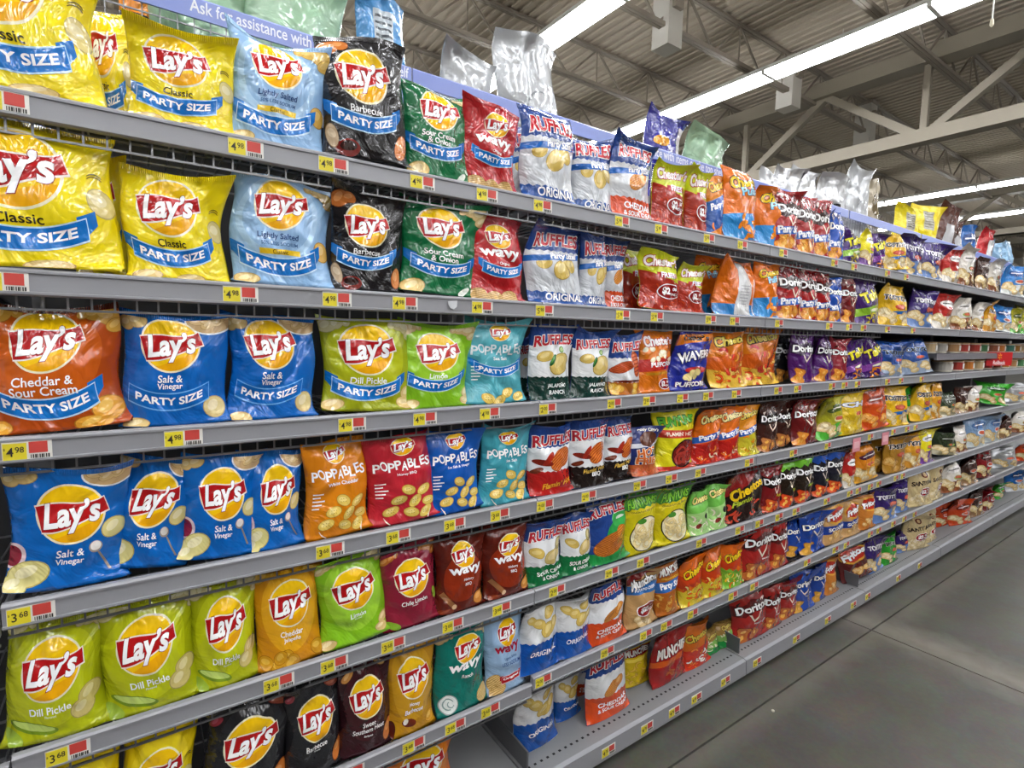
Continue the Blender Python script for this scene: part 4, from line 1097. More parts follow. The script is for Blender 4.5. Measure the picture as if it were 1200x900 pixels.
tosti('ketpurp', 'orange chip bag with purple foot', 'cf7c18', name=None, ncol='f4ece4', out='4c2038', foot='dca02c', a=1.3, dip='e0a83c')
tosti('redpat', 'red-and-white tortilla-chip bag', 'b02420', name=None, foot='d8d0c4', a=1.4)
tosti('white', 'white-and-brown snack bag', 'dcd6cc', name=None, foot='7c4424', a=1.3, dip='84a04c')
tosti('brown', 'dark brown snack bag with window', '3c1c14', name=None, ncol='e8e4dc', out='3c1c14', foot='8c6c4c', a=1.3, dip='dcdcd4')
tosti('bluefoil', 'bright blue snack bag', '2c7cc8', name=None, ncol='f0f4f8', out='1c4c8c', foot='c8ccc8', a=1.3, dip='dcdcd8')
tosti('lightfoil', 'large light blue snack bag', '7f9fc4', name=None, ncol='f4f6f8', out='4c6c9c', foot='b8c0c0', a=1.0, dip='e4e8ea')
tosti('greenfoil', 'bright green snack bag', '38a428', name=None, ncol='f0f4ec', out='1c641c', a=1.2, dip='8cc474')
tosti('darkgreen', 'dark green-and-brown snack bag', '2c3a24', name=None, ncol='e8e8dc', out='1c2414', foot='8c8464', a=1.3, dip='74943c')
tosti('silverfoil', 'silver-and-white snack bag', 'c4c8cc', name=None, ncol='3c3c40', out='e4e6e8', a=1.2, dip='9c9ca0', metal=.6)
tosti('redfoil', 'maroon-and-red snack bag', '84141c', name=None, ncol='f4ecec', out='3c0c10', a=1.2, foot='6c1c18', dip='e8e8ec', band='c81c24')
tosti('orangefoil', 'orange-red snack bag with white patch', 'c03c10', name=None, ncol='f4ecec', out='7c240c', a=1.3, dip='e8e4dc')
tosti('bluewhite', 'blue-and-white snack bag', '1c5ca4', name=None, ncol='f4f4f8', out='14407c', a=1.25, foot='d4d8dc', dip='e4e8ec')
tosti('andgreen', 'yellow-green snack bag with curls', 'a8a424', name=None, ncol='f4ecd8', out='4c5c1c', foot='4cac34', a=1.35, dip='e0d89c')
def frito(A, scoop=False):
    a = A.a
    A.ell('color_panel', 'e2a83c', 0, a * .72, .46, .34, .2); A.ell('color_panel', 'c4301c', 0, a * .72, .42, .26, .4)
    A.text('brand_text', 'Fritos', 0, a * .72, 'ffffff', 5, w=.82, h=.24, bold=.05, shear=.2, rot=.25, out=('8c1410', .05))
    if scoop: A.panel('1c3c94', a * .28, a * .48, .6, (0, 0, .1), (0, 0, .1)); A.text('flavor_text', 'SCOOPS!', 0, a * .38, 'ffffff', 4, w=.7, bold=.04, rot=.08)
    A.heap(51, .05, a * .28, n=9, r=.11, fill='d8a860', rim='946428', lite='e8c890')
design('fritos', 'tan-and-red corn-chip bag', 'c08a54', 1.5, frito)
design('scoops', 'tan corn-chip bag with blue band', 'c89c64', 1.45, lambda A: frito(A, True))
design('fritost', 'golden-orange corn-chip bag', 'c87a2c', 1.6, frito)
design('fritosdeck', 'maroon corn-chip bag', '5c1c1c', 1.4, frito)
def santa(A):
    a = A.a
    A.ell('logo', '6a2c1c', .08, a * .82, .11, .11, 2); A.ell('logo', 'd8b884', .08, a * .82, .05, .07, 3)
    A.text('brand_text', 'SANTITAS', .04, a * .6, '2c1a14', 5, w=.84, bold=.035); A.heap(61, .05, .36, n=8, r=.12, fill='d8c494', rim='a88c54', lite='e6d8b4')
    A.price_oval(.12, a * .36, .26, .14, 5, 'a02020')
design('santa', 'tan tortilla-chip bag with red price oval', 'cdb888', 1.25, santa)

# stock lying on the top storage shelf: seen from behind or plain
def backprint(A, label='8c9094', dark='4c4c50'):
    a = A.a
    A.poly('nutrition_panel', label, [(-.2, a * .56), (.18, a * .56), (.18, a * .88), (-.2, a * .88)], 1)
    for k in range(6): A.poly('nutrition_panel', dark, [(-.17, a * (.60 + .045 * k)), (.15, a * (.60 + .045 * k)), (.15, a * (.618 + .045 * k)), (-.17, a * (.618 + .045 * k))], 2)
design('milkgreen', 'translucent pale green carton-liner bag', '9fc4a4', 1.0, None, alpha=.93)
design('silver', 'plain silver foil bag', 'b4b7ba', 1.2, lambda A: A.curl(.05, .5, .2, 1, 4, .015, '8c9094', 1, '8c9094'), metal=.4)
design('silverback', 'silver foil bag with dark label', 'c6c8cb', 1.35, lambda A: (A.poly('nutrition_panel', '26282c', [(-.1, .35), (.12, .35), (.12, .75), (-.1, .75)], 1), A.poly('nutrition_panel', 'c8b424', [(.0, .4), (.08, .4), (.08, .5), (.0, .5)], 2), A.poly('color_panel', '2c2c30', [(.38, .02), (.44, .02), (.44, 1.28), (.38, 1.28)], 1)), metal=.55)
design('skyback', 'sky-blue bag showing its printed back', '4a90cc', 1.5, lambda A: (backprint(A, 'b8c4cc', '4c545c'), A.poly('nutrition_panel', '6c5040', [(.22, .1), (.32, .1), (.32, 1.0), (.22, 1.0)], 1), A.poly('nutrition_panel', 'd8dce0', [(-.22, .5), (.18, .5), (.18, .8), (-.22, .8)], 1.4)))
design('purpback', 'purple-and-white snack bag', '2c2c8c', 1.0, lambda A: (A.panel('d4d0cc', 0, 1, 0) if False else A.poly('color_panel', 'd4d0d4', [(.1, .02), (.48, .02), (.48, .9), (.3, .9)], 1), A.ell('logo', 'd8982c', -.16, .66, .2, .06, 3, .1), A.chip(-.1, .3, .2, .14, .3, 1, 'd8a444', '9c6c1c', 'e8c474')))
design('yellowback', 'bright yellow snack bag', 'e0cc14', 1.2, lambda A: backprint(A, 'b4b0a4', '5c5840'))
design('brownback', 'brown snack bag with silver back', '4c2418', 1.3, lambda A: A.poly('nutrition_panel', 'b8b8ba', [(-.2, .1), (.3, .1), (.24, .9), (-.1, .9)], 1))
design('clear', 'clear crinkled bag with gold edge', 'b8ac94', 1.4, lambda A: A.ell('food_print', '6c5c3c', .0, .9, .2, .2, 1), alpha=.9)
design('redback', 'red-and-white snack bag', 'b01c24', 1.3, lambda A: A.poly('nutrition_panel', 'd4d4d4', [(-.1, .2), (.3, .2), (.3, 1.0), (-.1, 1.0)], 1))
design('paleblue', 'pale blue translucent bag', '8cb4d4', 1.2, None, alpha=.93)
design('blackorange', 'black-and-orange snack bag', '241c14', 1.3, lambda A: (A.panel('d88420', .9, 1.2), A.text('brand_text', 'C', .1, .7, 'f0ece4', 3, h=.3, bold=.04)))
if _txt_obj is not None:
    pass

# ------------------------------------------------------------------ where the bags stand (shelf, bay, kind, x, y, z, width, height, half depth, turn, tilt, lean), metres
BAGS = [
    (1,'A','classic_ps',-0.164,1.332,1.9505,0.258,0.266,0.06,0.0,0,0),
    (1,'A','classic_ps',-0.033,1.428,1.9505,0.095,0.238,0.042,-8.0,0,0),
    (1,'A','classic_ps',0.091,1.332,1.9505,0.202,0.189,0.048,0.0,0,0),
    (1,'A','light_ps',0.276,1.334,1.9505,0.216,0.242,0.05,0.0,0,0),
    (1,'A','bbq_ps',0.47,1.319,1.9505,0.225,0.289,0.05,0.0,-2,0),
    (1,'A','sco_ps',0.669,1.331,1.9505,0.215,0.243,0.046,0.0,0,0),
    (1,'A','wavyred_ps',0.824,1.328,1.9505,0.206,0.235,0.042,0.0,0,0),
    (1,'A','ruf_ps',1.01,1.448,1.9505,0.068,0.263,0.042,0.0,0,0),
    (2,'A','classic_ps',-0.152,1.327,1.6459,0.281,0.262,0.06,0.0,-2,0),
    (2,'A','classic_ps',-0.056,1.438,1.6459,0.094,0.254,0.042,0.0,0,0),
    (2,'A','classic_ps',0.069,1.331,1.6459,0.194,0.219,0.046,0.0,0,0),
    (2,'A','light_ps',0.277,1.337,1.6459,0.234,0.249,0.054,0.0,1,0),
    (2,'A','bbq_ps',0.474,1.33,1.6459,0.2,0.246,0.045,0.0,0,0),
    (2,'A','sco_ps',0.676,1.338,1.6459,0.259,0.249,0.055,0.0,3,0),
    (2,'A','wavyred_ps',0.85,1.331,1.6459,0.226,0.245,0.046,0.0,0,0),
    (3,'A','cheddar_ps',-0.124,1.338,1.3463,0.223,0.237,0.055,0.0,-4,0),
    (3,'A','sv_ps',0.062,1.333,1.3463,0.207,0.235,0.049,0.0,0,0),
    (3,'A','sv_ps',0.251,1.332,1.3463,0.202,0.239,0.047,0.0,0,0),
    (3,'A','dill_ps',0.477,1.339,1.3463,0.253,0.237,0.057,0.0,2,0),
    (3,'A','limon_ps',0.669,1.333,1.3463,0.227,0.232,0.049,0.0,0,0),
    (3,'A','popteal_ps',0.858,1.331,1.3463,0.228,0.247,0.046,0.0,0,0),
    (4,'A','sv',-0.131,1.332,1.0407,0.2,0.238,0.047,0.0,4,0),
    (4,'A','sv',-0.007,1.343,1.0407,0.157,0.236,0.042,-6.0,10,0),
    (4,'A','sv',0.129,1.328,1.0407,0.166,0.235,0.042,0.0,5,0),
    (4,'A','sv',0.246,1.328,1.0407,0.136,0.23,0.042,4.0,0,0),
    (4,'A','popwhite',0.397,1.328,1.0407,0.175,0.241,0.042,0.0,-3,0),
    (4,'A','pophoney',0.572,1.331,1.0407,0.212,0.24,0.047,0.0,-3,0),
    (4,'A','popsv',0.729,1.328,1.0407,0.185,0.241,0.042,0.0,-3,0),
    (4,'A','popteal',0.901,1.328,1.0407,0.196,0.237,0.042,0.0,0,0),
    (5,'A','dill',-0.163,1.347,0.7456,0.171,0.238,0.066,0.0,3,0),
    (5,'A','dill',-0.005,1.34,0.7456,0.188,0.245,0.058,0.0,0,0),
    (5,'A','dill',0.137,1.338,0.7456,0.147,0.245,0.055,0.0,0,0),
    (5,'A','chedjal',0.274,1.328,0.7456,0.161,0.25,0.042,0.0,0,0),
    (5,'A','limon',0.436,1.328,0.7456,0.189,0.24,0.043,0.0,-4,0),
    (5,'A','chile',0.591,1.328,0.7456,0.176,0.225,0.042,0.0,-2,0),
    (5,'A','wavyhick',0.747,1.328,0.7456,0.173,0.223,0.042,0.0,0,0),
    (5,'A','wavyhick',0.908,1.328,0.7456,0.179,0.224,0.042,0.0,0,0),
    (6,'A','classic',-0.128,1.328,0.4329,0.14,0.264,0.042,0.0,0,0),
    (6,'A','classic',0.002,1.328,0.4329,0.144,0.258,0.042,0.0,0,0),
    (6,'A','bbq',0.17,1.332,0.4329,0.2,0.246,0.047,0.0,4,0),
    (6,'A','bbq',0.326,1.328,0.4329,0.154,0.25,0.042,0.0,0,0),
    (6,'A','sweet',0.461,1.328,0.4329,0.157,0.25,0.042,0.0,0,0),
    (6,'A','honey',0.592,1.328,0.4329,0.157,0.26,0.042,0.0,0,0),
    (6,'A','wavyranch',0.756,1.328,0.4329,0.193,0.256,0.042,0.0,0,0),
    (6,'A','wavylight',0.911,1.328,0.4329,0.154,0.26,0.042,0.0,0,0),
    (7,'A','sco_ps',0.51,1.408,0.0984,0.134,0.268,0.042,0.0,0,0),
    (7,'A','cheddar',0.657,1.394,0.0984,0.232,0.257,0.05,0.0,0,0),
    (1,'B','ruf_ps',1.041,1.328,1.9505,0.218,0.282,0.042,0.0,0,0),
    (1,'B','ruf_ps',1.241,1.348,1.9505,0.192,0.249,0.042,0.0,0,0),
    (1,'B','rufched_ps',1.401,1.328,1.9505,0.219,0.27,0.042,0.0,0,0),
    (1,'B','chester',1.595,1.328,1.9505,0.194,0.223,0.042,0.0,0,0),
    (1,'B','chester',1.78,1.348,1.9505,0.142,0.237,0.042,0.0,0,0),
    (1,'B','chesterps',1.905,1.348,1.9505,0.109,0.25,0.042,0.0,0,0),
    (1,'B','puffs',2.051,1.328,1.9505,0.254,0.279,0.042,0.0,-3,0),
    (1,'B','puffs',2.337,1.348,1.9505,0.286,0.27,0.042,0.0,0,0),
    (2,'B','ruf_ps',1.078,1.332,1.6459,0.253,0.246,0.048,0.0,0,0),
    (2,'B','ruf_ps',1.258,1.348,1.6459,0.131,0.239,0.042,0.0,0,0),
    (2,'B','rufched_ps',1.382,1.378,1.6459,0.117,0.249,0.042,0.0,0,0),
    (2,'B','chester',1.555,1.448,1.6459,0.109,0.237,0.042,0.0,0,0),
    (2,'B','chester',1.569,1.328,1.6459,0.226,0.212,0.042,0.0,2,0),
    (2,'B','chester',1.744,1.328,1.6459,0.178,0.185,0.042,0.0,0,0),
    (2,'B','puffs',2.065,1.478,1.6459,0.172,0.265,0.042,0.0,0,0),
    (2,'B','puffs_back',2.051,1.328,1.6459,0.306,0.234,0.042,0.0,0,0),
    (2,'B','puffs',2.278,1.328,1.6459,0.202,0.24,0.042,0.0,0,0),
    (3,'B','rufjal',1.054,1.448,1.3463,0.049,0.198,0.042,0.0,0,0),
    (3,'B','rufjal',1.068,1.328,1.3463,0.188,0.241,0.042,0.0,0,0),
    (3,'B','rufjal',1.242,1.328,1.3463,0.184,0.226,0.042,0.0,0,0),
    (3,'B','rufspicy',1.404,1.328,1.3463,0.169,0.217,0.042,0.0,0,0),
    (3,'B','puffcorn',1.566,1.328,1.3463,0.186,0.233,0.042,0.0,0,0),
    (3,'B','wavers',1.76,1.328,1.3463,0.266,0.234,0.042,0.0,0,-0.05),
    (3,'B','chflam',2.017,1.328,1.3463,0.257,0.24,0.042,0.0,0,0),
    (3,'B','chflam',2.303,1.358,1.3463,0.328,0.257,0.042,0.0,0,0),
    (4,'B','rufhot',1.078,1.328,1.0407,0.189,0.226,0.042,0.0,0,0),
    (4,'B','rufbbq',1.246,1.328,1.0407,0.175,0.231,0.042,0.0,0,0),
    (4,'B','rufbbq',1.406,1.343,1.0407,0.163,0.226,0.042,0.0,0,0),
    (4,'B','andyhot',1.522,1.328,1.0407,0.152,0.185,0.042,0.0,0,0),
    (4,'B','funflam',1.706,1.328,1.0407,0.228,0.231,0.042,0.0,0,0),
    (4,'B','chflamps',1.902,1.328,1.0407,0.187,0.229,0.042,0.0,0,0),
    (4,'B','chflamps',2.058,1.328,1.0407,0.157,0.224,0.042,0.0,0,0),
    (4,'B','chlimeps',2.199,1.328,1.0407,0.168,0.223,0.042,0.0,0,0),
    (5,'B','rufsco',1.061,1.328,0.7456,0.171,0.21,0.042,0.0,0,0),
    (5,'B','rufsco',1.201,1.328,0.7456,0.147,0.208,0.042,0.0,0,0),
    (5,'B','rufgreen',1.352,1.328,0.7456,0.213,0.229,0.042,0.0,-3,0),
    (5,'B','fun',1.522,1.328,0.7456,0.193,0.234,0.042,0.0,-3,0),
    (5,'B','fun',1.703,1.328,0.7456,0.219,0.231,0.042,0.0,0,0),
    (5,'B','chwhite',1.877,1.328,0.7456,0.138,0.18,0.042,0.0,0,0),
    (5,'B','chwhite',2.003,1.328,0.7456,0.123,0.191,0.042,0.0,0,0),
    (5,'B','chblack',2.203,1.328,0.7456,0.328,0.233,0.042,0.0,0,0),
    (6,'B','ruforig',1.048,1.328,0.4529,0.184,0.218,0.042,0.0,0,0),
    (6,'B','ruforig',1.201,1.328,0.4529,0.176,0.203,0.042,0.0,0,0),
    (6,'B','rufched',1.357,1.328,0.4529,0.213,0.222,0.042,0.0,0,0),
    (6,'B','munchos',1.544,1.328,0.4529,0.182,0.216,0.042,0.0,0,0),
    (6,'B','andy_ps',1.695,1.328,0.4529,0.147,0.208,0.042,0.0,0,0),
    (6,'B','chcrunch',1.85,1.328,0.4529,0.181,0.194,0.042,0.0,0,0),
    (6,'B','chcrunch',1.993,1.328,0.4529,0.157,0.192,0.042,0.0,0,0),
    (6,'B','chcrunchgreen',2.144,1.328,0.4529,0.169,0.191,0.042,0.0,0,0),
    (7,'B','ruforig',1.107,1.408,0.0984,0.203,0.224,0.042,0.0,0,0),
    (7,'B','ruforig',1.296,1.458,0.0984,0.137,0.158,0.042,0.0,0,0),
    (7,'B','rufched',1.444,1.528,0.0984,0.117,0.132,0.042,0.0,0,0),
    (7,'B','rufched',1.433,1.378,0.0984,0.238,0.251,0.042,0.0,0,0),
    (7,'B','yfries',1.676,1.448,0.0984,0.166,0.159,0.042,0.0,0,0.1),
    (7,'B','munchies',1.81,1.388,0.0984,0.254,0.212,0.042,0.0,0,0),
    (7,'B','chdeck',1.992,1.388,0.0984,0.207,0.195,0.042,0.0,0,0),
    (7,'B','greenpop',2.119,1.408,0.0984,0.173,0.096,0.042,0.0,0,0.15),
    (7,'B','greenpop',2.253,1.408,0.0984,0.149,0.106,0.042,0.0,0,0.15),
    (1,'C','dornacho_ps',2.409,1.328,1.9505,0.218,0.27,0.042,0.0,0,0),
    (1,'C','dornacho_ps',2.583,1.328,1.9505,0.177,0.276,0.042,0.0,0,0),
    (1,'C','dornacho_ps',2.717,1.328,1.9505,0.17,0.277,0.042,0.0,0,0),
    (1,'C','dorcool_ps',2.862,1.328,1.9505,0.17,0.247,0.042,0.0,0,0),
    (1,'C','takis',3.043,1.328,1.9505,0.22,0.18,0.042,0.0,0,0),
    (1,'C','vivid',3.222,1.328,1.9505,0.17,0.193,0.042,0.0,0,0),
    (1,'C','takisf',3.349,1.328,1.9505,0.193,0.191,0.042,0.0,0,0),
    (2,'C','dornacho_ps',2.482,1.328,1.6459,0.22,0.255,0.042,0.0,0,0),
    (2,'C','dornacho_ps',2.639,1.328,1.6459,0.175,0.249,0.042,0.0,0,0),
    (2,'C','dornacho_ps',2.773,1.328,1.6459,0.17,0.244,0.042,0.0,0,0),
    (2,'C','dorcool_ps',2.893,1.328,1.6459,0.17,0.229,0.042,0.0,0,0),
    (2,'C','dordark',3.052,1.328,1.6459,0.172,0.232,0.042,0.0,0,0),
    (2,'C','takis',3.288,1.328,1.6459,0.3,0.241,0.042,-1.1,0,0),
    (3,'C','dorblack',2.591,1.408,1.3463,0.166,0.231,0.042,0.0,0,0),
    (3,'C','dorpurple',2.632,1.328,1.3463,0.219,0.249,0.042,0.0,0,0),
    (3,'C','dorpurple',2.841,1.328,1.3463,0.207,0.236,0.042,0.0,0,0),
    (3,'C','dorpat',2.997,1.328,1.3463,0.17,0.221,0.042,0.0,0,0),
    (3,'C','takisf',3.178,1.328,1.3463,0.253,0.214,0.042,0.0,-4,0),
    (3,'C','takisf',3.405,1.328,1.3463,0.292,0.226,0.042,0.0,-4,0),
    (4,'C','dorbrown',2.365,1.328,1.0407,0.187,0.229,0.042,0.0,0,0),
    (4,'C','dorbrown',2.546,1.358,1.0407,0.17,0.224,0.042,0.0,0,0),
    (4,'C','dordark',2.697,1.328,1.0407,0.281,0.228,0.042,0.0,0,0),
    (4,'C','andgreen',2.952,1.328,1.0407,0.291,0.215,0.042,0.0,-4,0),
    (4,'C','chipsy',3.193,1.328,1.0407,0.294,0.241,0.042,-4.6,-3,0),
    (4,'C','orangered',3.495,1.328,1.0407,0.302,0.238,0.042,-6.9,-6,0),
    (5,'C','dorflam',2.431,1.328,0.7456,0.156,0.216,0.042,0.0,0,0),
    (5,'C','dorlime',2.568,1.328,0.7456,0.17,0.229,0.042,0.0,0,0),
    (5,'C','dorlime',2.718,1.328,0.7456,0.19,0.233,0.042,0.0,0,0),
    (5,'C','dorbluehot',2.893,1.328,0.7456,0.155,0.227,0.042,0.0,0,0),
    (5,'C','dorbluehot',3.057,1.328,0.7456,0.208,0.228,0.042,0.0,0,0),
    (5,'C','redpat',3.209,1.328,0.7456,0.17,0.192,0.042,0.0,0,0),
    (5,'C','ketpurp',3.403,1.328,0.7456,0.297,0.211,0.042,-5.7,-5,0),
    (6,'C','dorred',2.338,1.328,0.4529,0.279,0.257,0.042,0.0,0,0),
    (6,'C','dorred',2.527,1.328,0.4529,0.166,0.231,0.042,0.0,0,0),
    (6,'C','dorcool',2.727,1.358,0.4529,0.17,0.194,0.042,0.0,0,0),
    (6,'C','dorcool',2.861,1.328,0.4529,0.287,0.215,0.042,0.0,0,0),
    (6,'C','scoops',3.075,1.328,0.4529,0.239,0.226,0.042,0.0,0,0),
    (6,'C','scoops',3.296,1.328,0.4529,0.219,0.199,0.042,0.0,0,0),
    (6,'C','fritost',3.493,1.328,0.4529,0.205,0.209,0.042,0.0,0,0),
    (7,'C','dorred',2.405,1.378,0.0984,0.301,0.233,0.042,-1.1,0,0),
    (7,'C','dorred',2.596,1.378,0.0984,0.17,0.21,0.042,0.0,0,0),
    (7,'C','dorred',2.772,1.388,0.0984,0.226,0.197,0.042,0.0,0,0),
    (7,'C','dorcool',2.901,1.378,0.0984,0.238,0.217,0.042,0.0,0,0),
    (7,'C','dorcool',3.096,1.388,0.0984,0.164,0.206,0.042,0.0,0,0),
    (7,'C','fritost',3.247,1.388,0.0984,0.175,0.201,0.042,0.0,0,0.1),
    (7,'C','fritosdeck',3.561,1.378,0.0984,0.298,0.198,0.042,-11.5,-8,0.2),
    (1,'D','tosy',3.572,1.328,1.9505,0.332,0.208,0.042,-11.5,-6,0),
    (1,'D','tosp',3.843,1.328,1.9505,0.317,0.24,0.042,-3.4,0,0),
    (1,'D','tosp',4.175,1.328,1.9505,0.327,0.237,0.042,-1.1,0,0),
    (1,'D','redpat',4.501,1.328,1.9505,0.263,0.229,0.042,0.0,0,0),
    (1,'D','white',4.8,1.328,1.9505,0.32,0.272,0.042,-3.4,0,0),
    (2,'D','tosy',3.632,1.328,1.6459,0.326,0.237,0.042,-9.2,0,0),
    (2,'D','tosp',4.06,1.328,1.6459,0.325,0.245,0.042,-6.9,0,0),
    (2,'D','redpat',4.419,1.328,1.6459,0.322,0.235,0.042,-1.1,0,0),
    (2,'D','white',4.823,1.328,1.6459,0.325,0.223,0.042,-8.0,-4,0),
    (3,'D','tosb',3.655,1.328,1.3463,0.321,0.21,0.042,-1.1,0,0),
    (3,'D','tosb',4.027,1.33,1.3463,0.328,0.224,0.043,-14.9,-5,0),
    (4,'D','tosy',3.776,1.328,1.0407,0.327,0.252,0.042,-8.0,0,0),
    (4,'D','tosg',4.113,1.358,1.0407,0.17,0.232,0.042,0.0,0,0),
    (4,'D','tosy',4.204,1.328,1.0407,0.321,0.254,0.042,-4.6,0,0),
    (4,'D','golden',4.449,1.328,1.0407,0.222,0.245,0.042,0.0,0,0),
    (4,'D','darkgreen',4.705,1.328,1.0407,0.32,0.163,0.042,-1.1,0,0),
    (5,'D','gold',3.798,1.388,0.7456,0.282,0.214,0.042,0.0,0,0),
    (5,'D','gold',3.848,1.328,0.7456,0.321,0.241,0.042,0.0,0,0),
    (5,'D','golden',4.113,1.328,0.7456,0.26,0.229,0.042,0.0,0,0),
    (5,'D','vivid',4.332,1.328,0.7456,0.282,0.233,0.042,0.0,0,0),
    (5,'D','darkgreen',4.716,1.328,0.7456,0.325,0.163,0.042,-10.3,5,0),
    (6,'D','tosp',3.759,1.328,0.4529,0.326,0.221,0.042,-3.4,0,0),
    (6,'D','tosp',4.06,1.348,0.4529,0.218,0.207,0.042,0.0,0,0),
    (6,'D','santa',4.309,1.328,0.4529,0.321,0.26,0.042,-9.2,0,0),
    (6,'D','santa',4.603,1.328,0.4529,0.291,0.241,0.042,0.0,0,0),
    (7,'D','tosp',3.794,1.378,0.0984,0.272,0.227,0.042,0.0,0,0),
    (7,'D','tosg',4.039,1.378,0.0984,0.24,0.188,0.042,0.0,0,0.1),
    (7,'D','tosp',4.34,1.408,0.0984,0.225,0.141,0.042,0.0,0,0),
    (7,'D','santa',4.465,1.378,0.0984,0.325,0.24,0.042,-11.5,0,0),
    (7,'D','santa',4.744,1.378,0.0984,0.26,0.215,0.042,0.0,0,0),
    (1,'E','brown',5.164,1.328,1.9505,0.279,0.237,0.042,0.0,0,0),
    (1,'E','white',5.472,1.328,1.9505,0.319,0.253,0.042,-2.3,0,0),
    (1,'E','bluefoil',5.984,1.329,1.9505,0.321,0.261,0.042,-14.9,0,0),
    (2,'E','white',5.163,1.328,1.6459,0.222,0.217,0.042,0.0,0,0),
    (2,'E','golden',5.437,1.328,1.6459,0.316,0.23,0.042,-1.1,0,0),
    (2,'E','bluefoil',5.751,1.331,1.6459,0.325,0.206,0.042,-16.0,5,0),
    (2,'E','andgreen',6.127,1.328,1.6459,0.33,0.209,0.042,-2.3,0,0),
    (2,'E','andgreen',6.464,1.328,1.6459,0.321,0.253,0.042,-1.1,0,0),
    (4,'E','brown',4.996,1.328,1.0407,0.245,0.189,0.042,0.0,0,0),
    (4,'E','white',5.215,1.328,1.0407,0.295,0.193,0.042,0.0,0,0),
    (4,'E','greenfoil',5.807,1.343,1.0407,0.336,0.184,0.047,-22.9,6,0),
    (4,'E','silverfoil',6.454,1.337,1.0407,0.334,0.176,0.042,-19.5,0,0),
    (5,'E','white',5.036,1.328,0.7456,0.281,0.187,0.042,0.0,0,0),
    (5,'E','lightfoil',5.399,1.328,0.7456,0.332,0.239,0.042,-9.2,0,0),
    (5,'E','lightfoil',5.805,1.328,0.7456,0.327,0.225,0.042,-8.0,0,0),
    (5,'E','brown',6.184,1.328,0.7456,0.306,0.198,0.042,-1.1,0,0),
    (5,'E','white',6.693,1.328,0.7456,0.317,0.195,0.042,-11.5,0,0),
    (6,'E','white',4.938,1.328,0.4529,0.331,0.232,0.042,-10.3,0,0),
    (6,'E','brown',5.331,1.328,0.4529,0.329,0.226,0.042,-6.9,0,0),
    (6,'E','redfoil',5.701,1.328,0.4529,0.322,0.227,0.042,-8.0,3,0),
    (6,'E','silverfoil',6.349,1.341,0.4529,0.335,0.184,0.045,-21.8,0,0),
    (6,'E','orangefoil',6.933,1.328,0.4529,0.318,0.176,0.042,-12.6,0,0),
    (7,'E','orangefoil',5.245,1.448,0.0984,0.326,0.176,0.042,-6.9,0,0),
    (7,'E','orangefoil',5.407,1.378,0.0984,0.325,0.197,0.042,-10.3,0,0),
    (7,'E','brown',5.807,1.378,0.0984,0.325,0.222,0.042,-4.6,0,0),
    (7,'E','redfoil',6.138,1.378,0.0984,0.308,0.187,0.042,-1.1,0,0),
    (7,'E','greenfoil',6.69,1.428,0.0984,0.306,0.14,0.042,0.0,0,0),
    (7,'E','bluewhite',7.138,1.411,0.0984,0.326,0.221,0.042,-16.0,0,0),
]
STORED = [
    ('blackorange',0.017,1.688,0.067,0.241,0.0,0),
    ('milkgreen',0.164,1.704,0.276,0.354,0.0,0),
    ('milkgreen',0.399,1.704,0.303,0.42,10.0,0),
    ('skyback',0.655,1.688,0.179,0.44,0.0,0),
    ('silver',0.94,1.692,0.224,0.345,0.0,5),
    ('silver',1.251,1.702,0.307,0.495,0.0,-3),
    ('purpback',1.972,1.688,0.252,0.4,0.0,3),
    ('milkgreen',2.276,1.694,0.334,0.372,-1.1,3),
    ('silverback',2.883,1.688,0.169,0.323,0.0,0),
    ('silverback',3.044,1.688,0.258,0.371,0.0,0),
    ('silverback',3.257,1.688,0.267,0.401,0.0,0),
    ('silverback',3.585,1.688,0.291,0.436,-12.6,0),
    ('silver',3.887,1.688,0.29,0.527,-9.2,4),
    ('clear',4.12,1.688,0.23,0.503,0.0,0),
    ('yellowback',4.702,1.691,0.244,0.395,-21.8,6),
    ('yellowback',5.029,1.698,0.246,0.457,-28.6,10),
    ('brownback',5.472,1.702,0.245,0.529,-33.2,8),
    ('brownback',5.736,1.688,0.239,0.454,-14.9,0),
    ('bluewhite',6.066,1.689,0.243,0.456,-20.6,0),
    ('redback',6.534,1.688,0.243,0.47,-14.9,6),
    ('paleblue',6.94,1.688,0.232,0.4,-4.6,0),
    ('paleblue',7.301,1.688,0.24,0.457,-10.3,0),
]
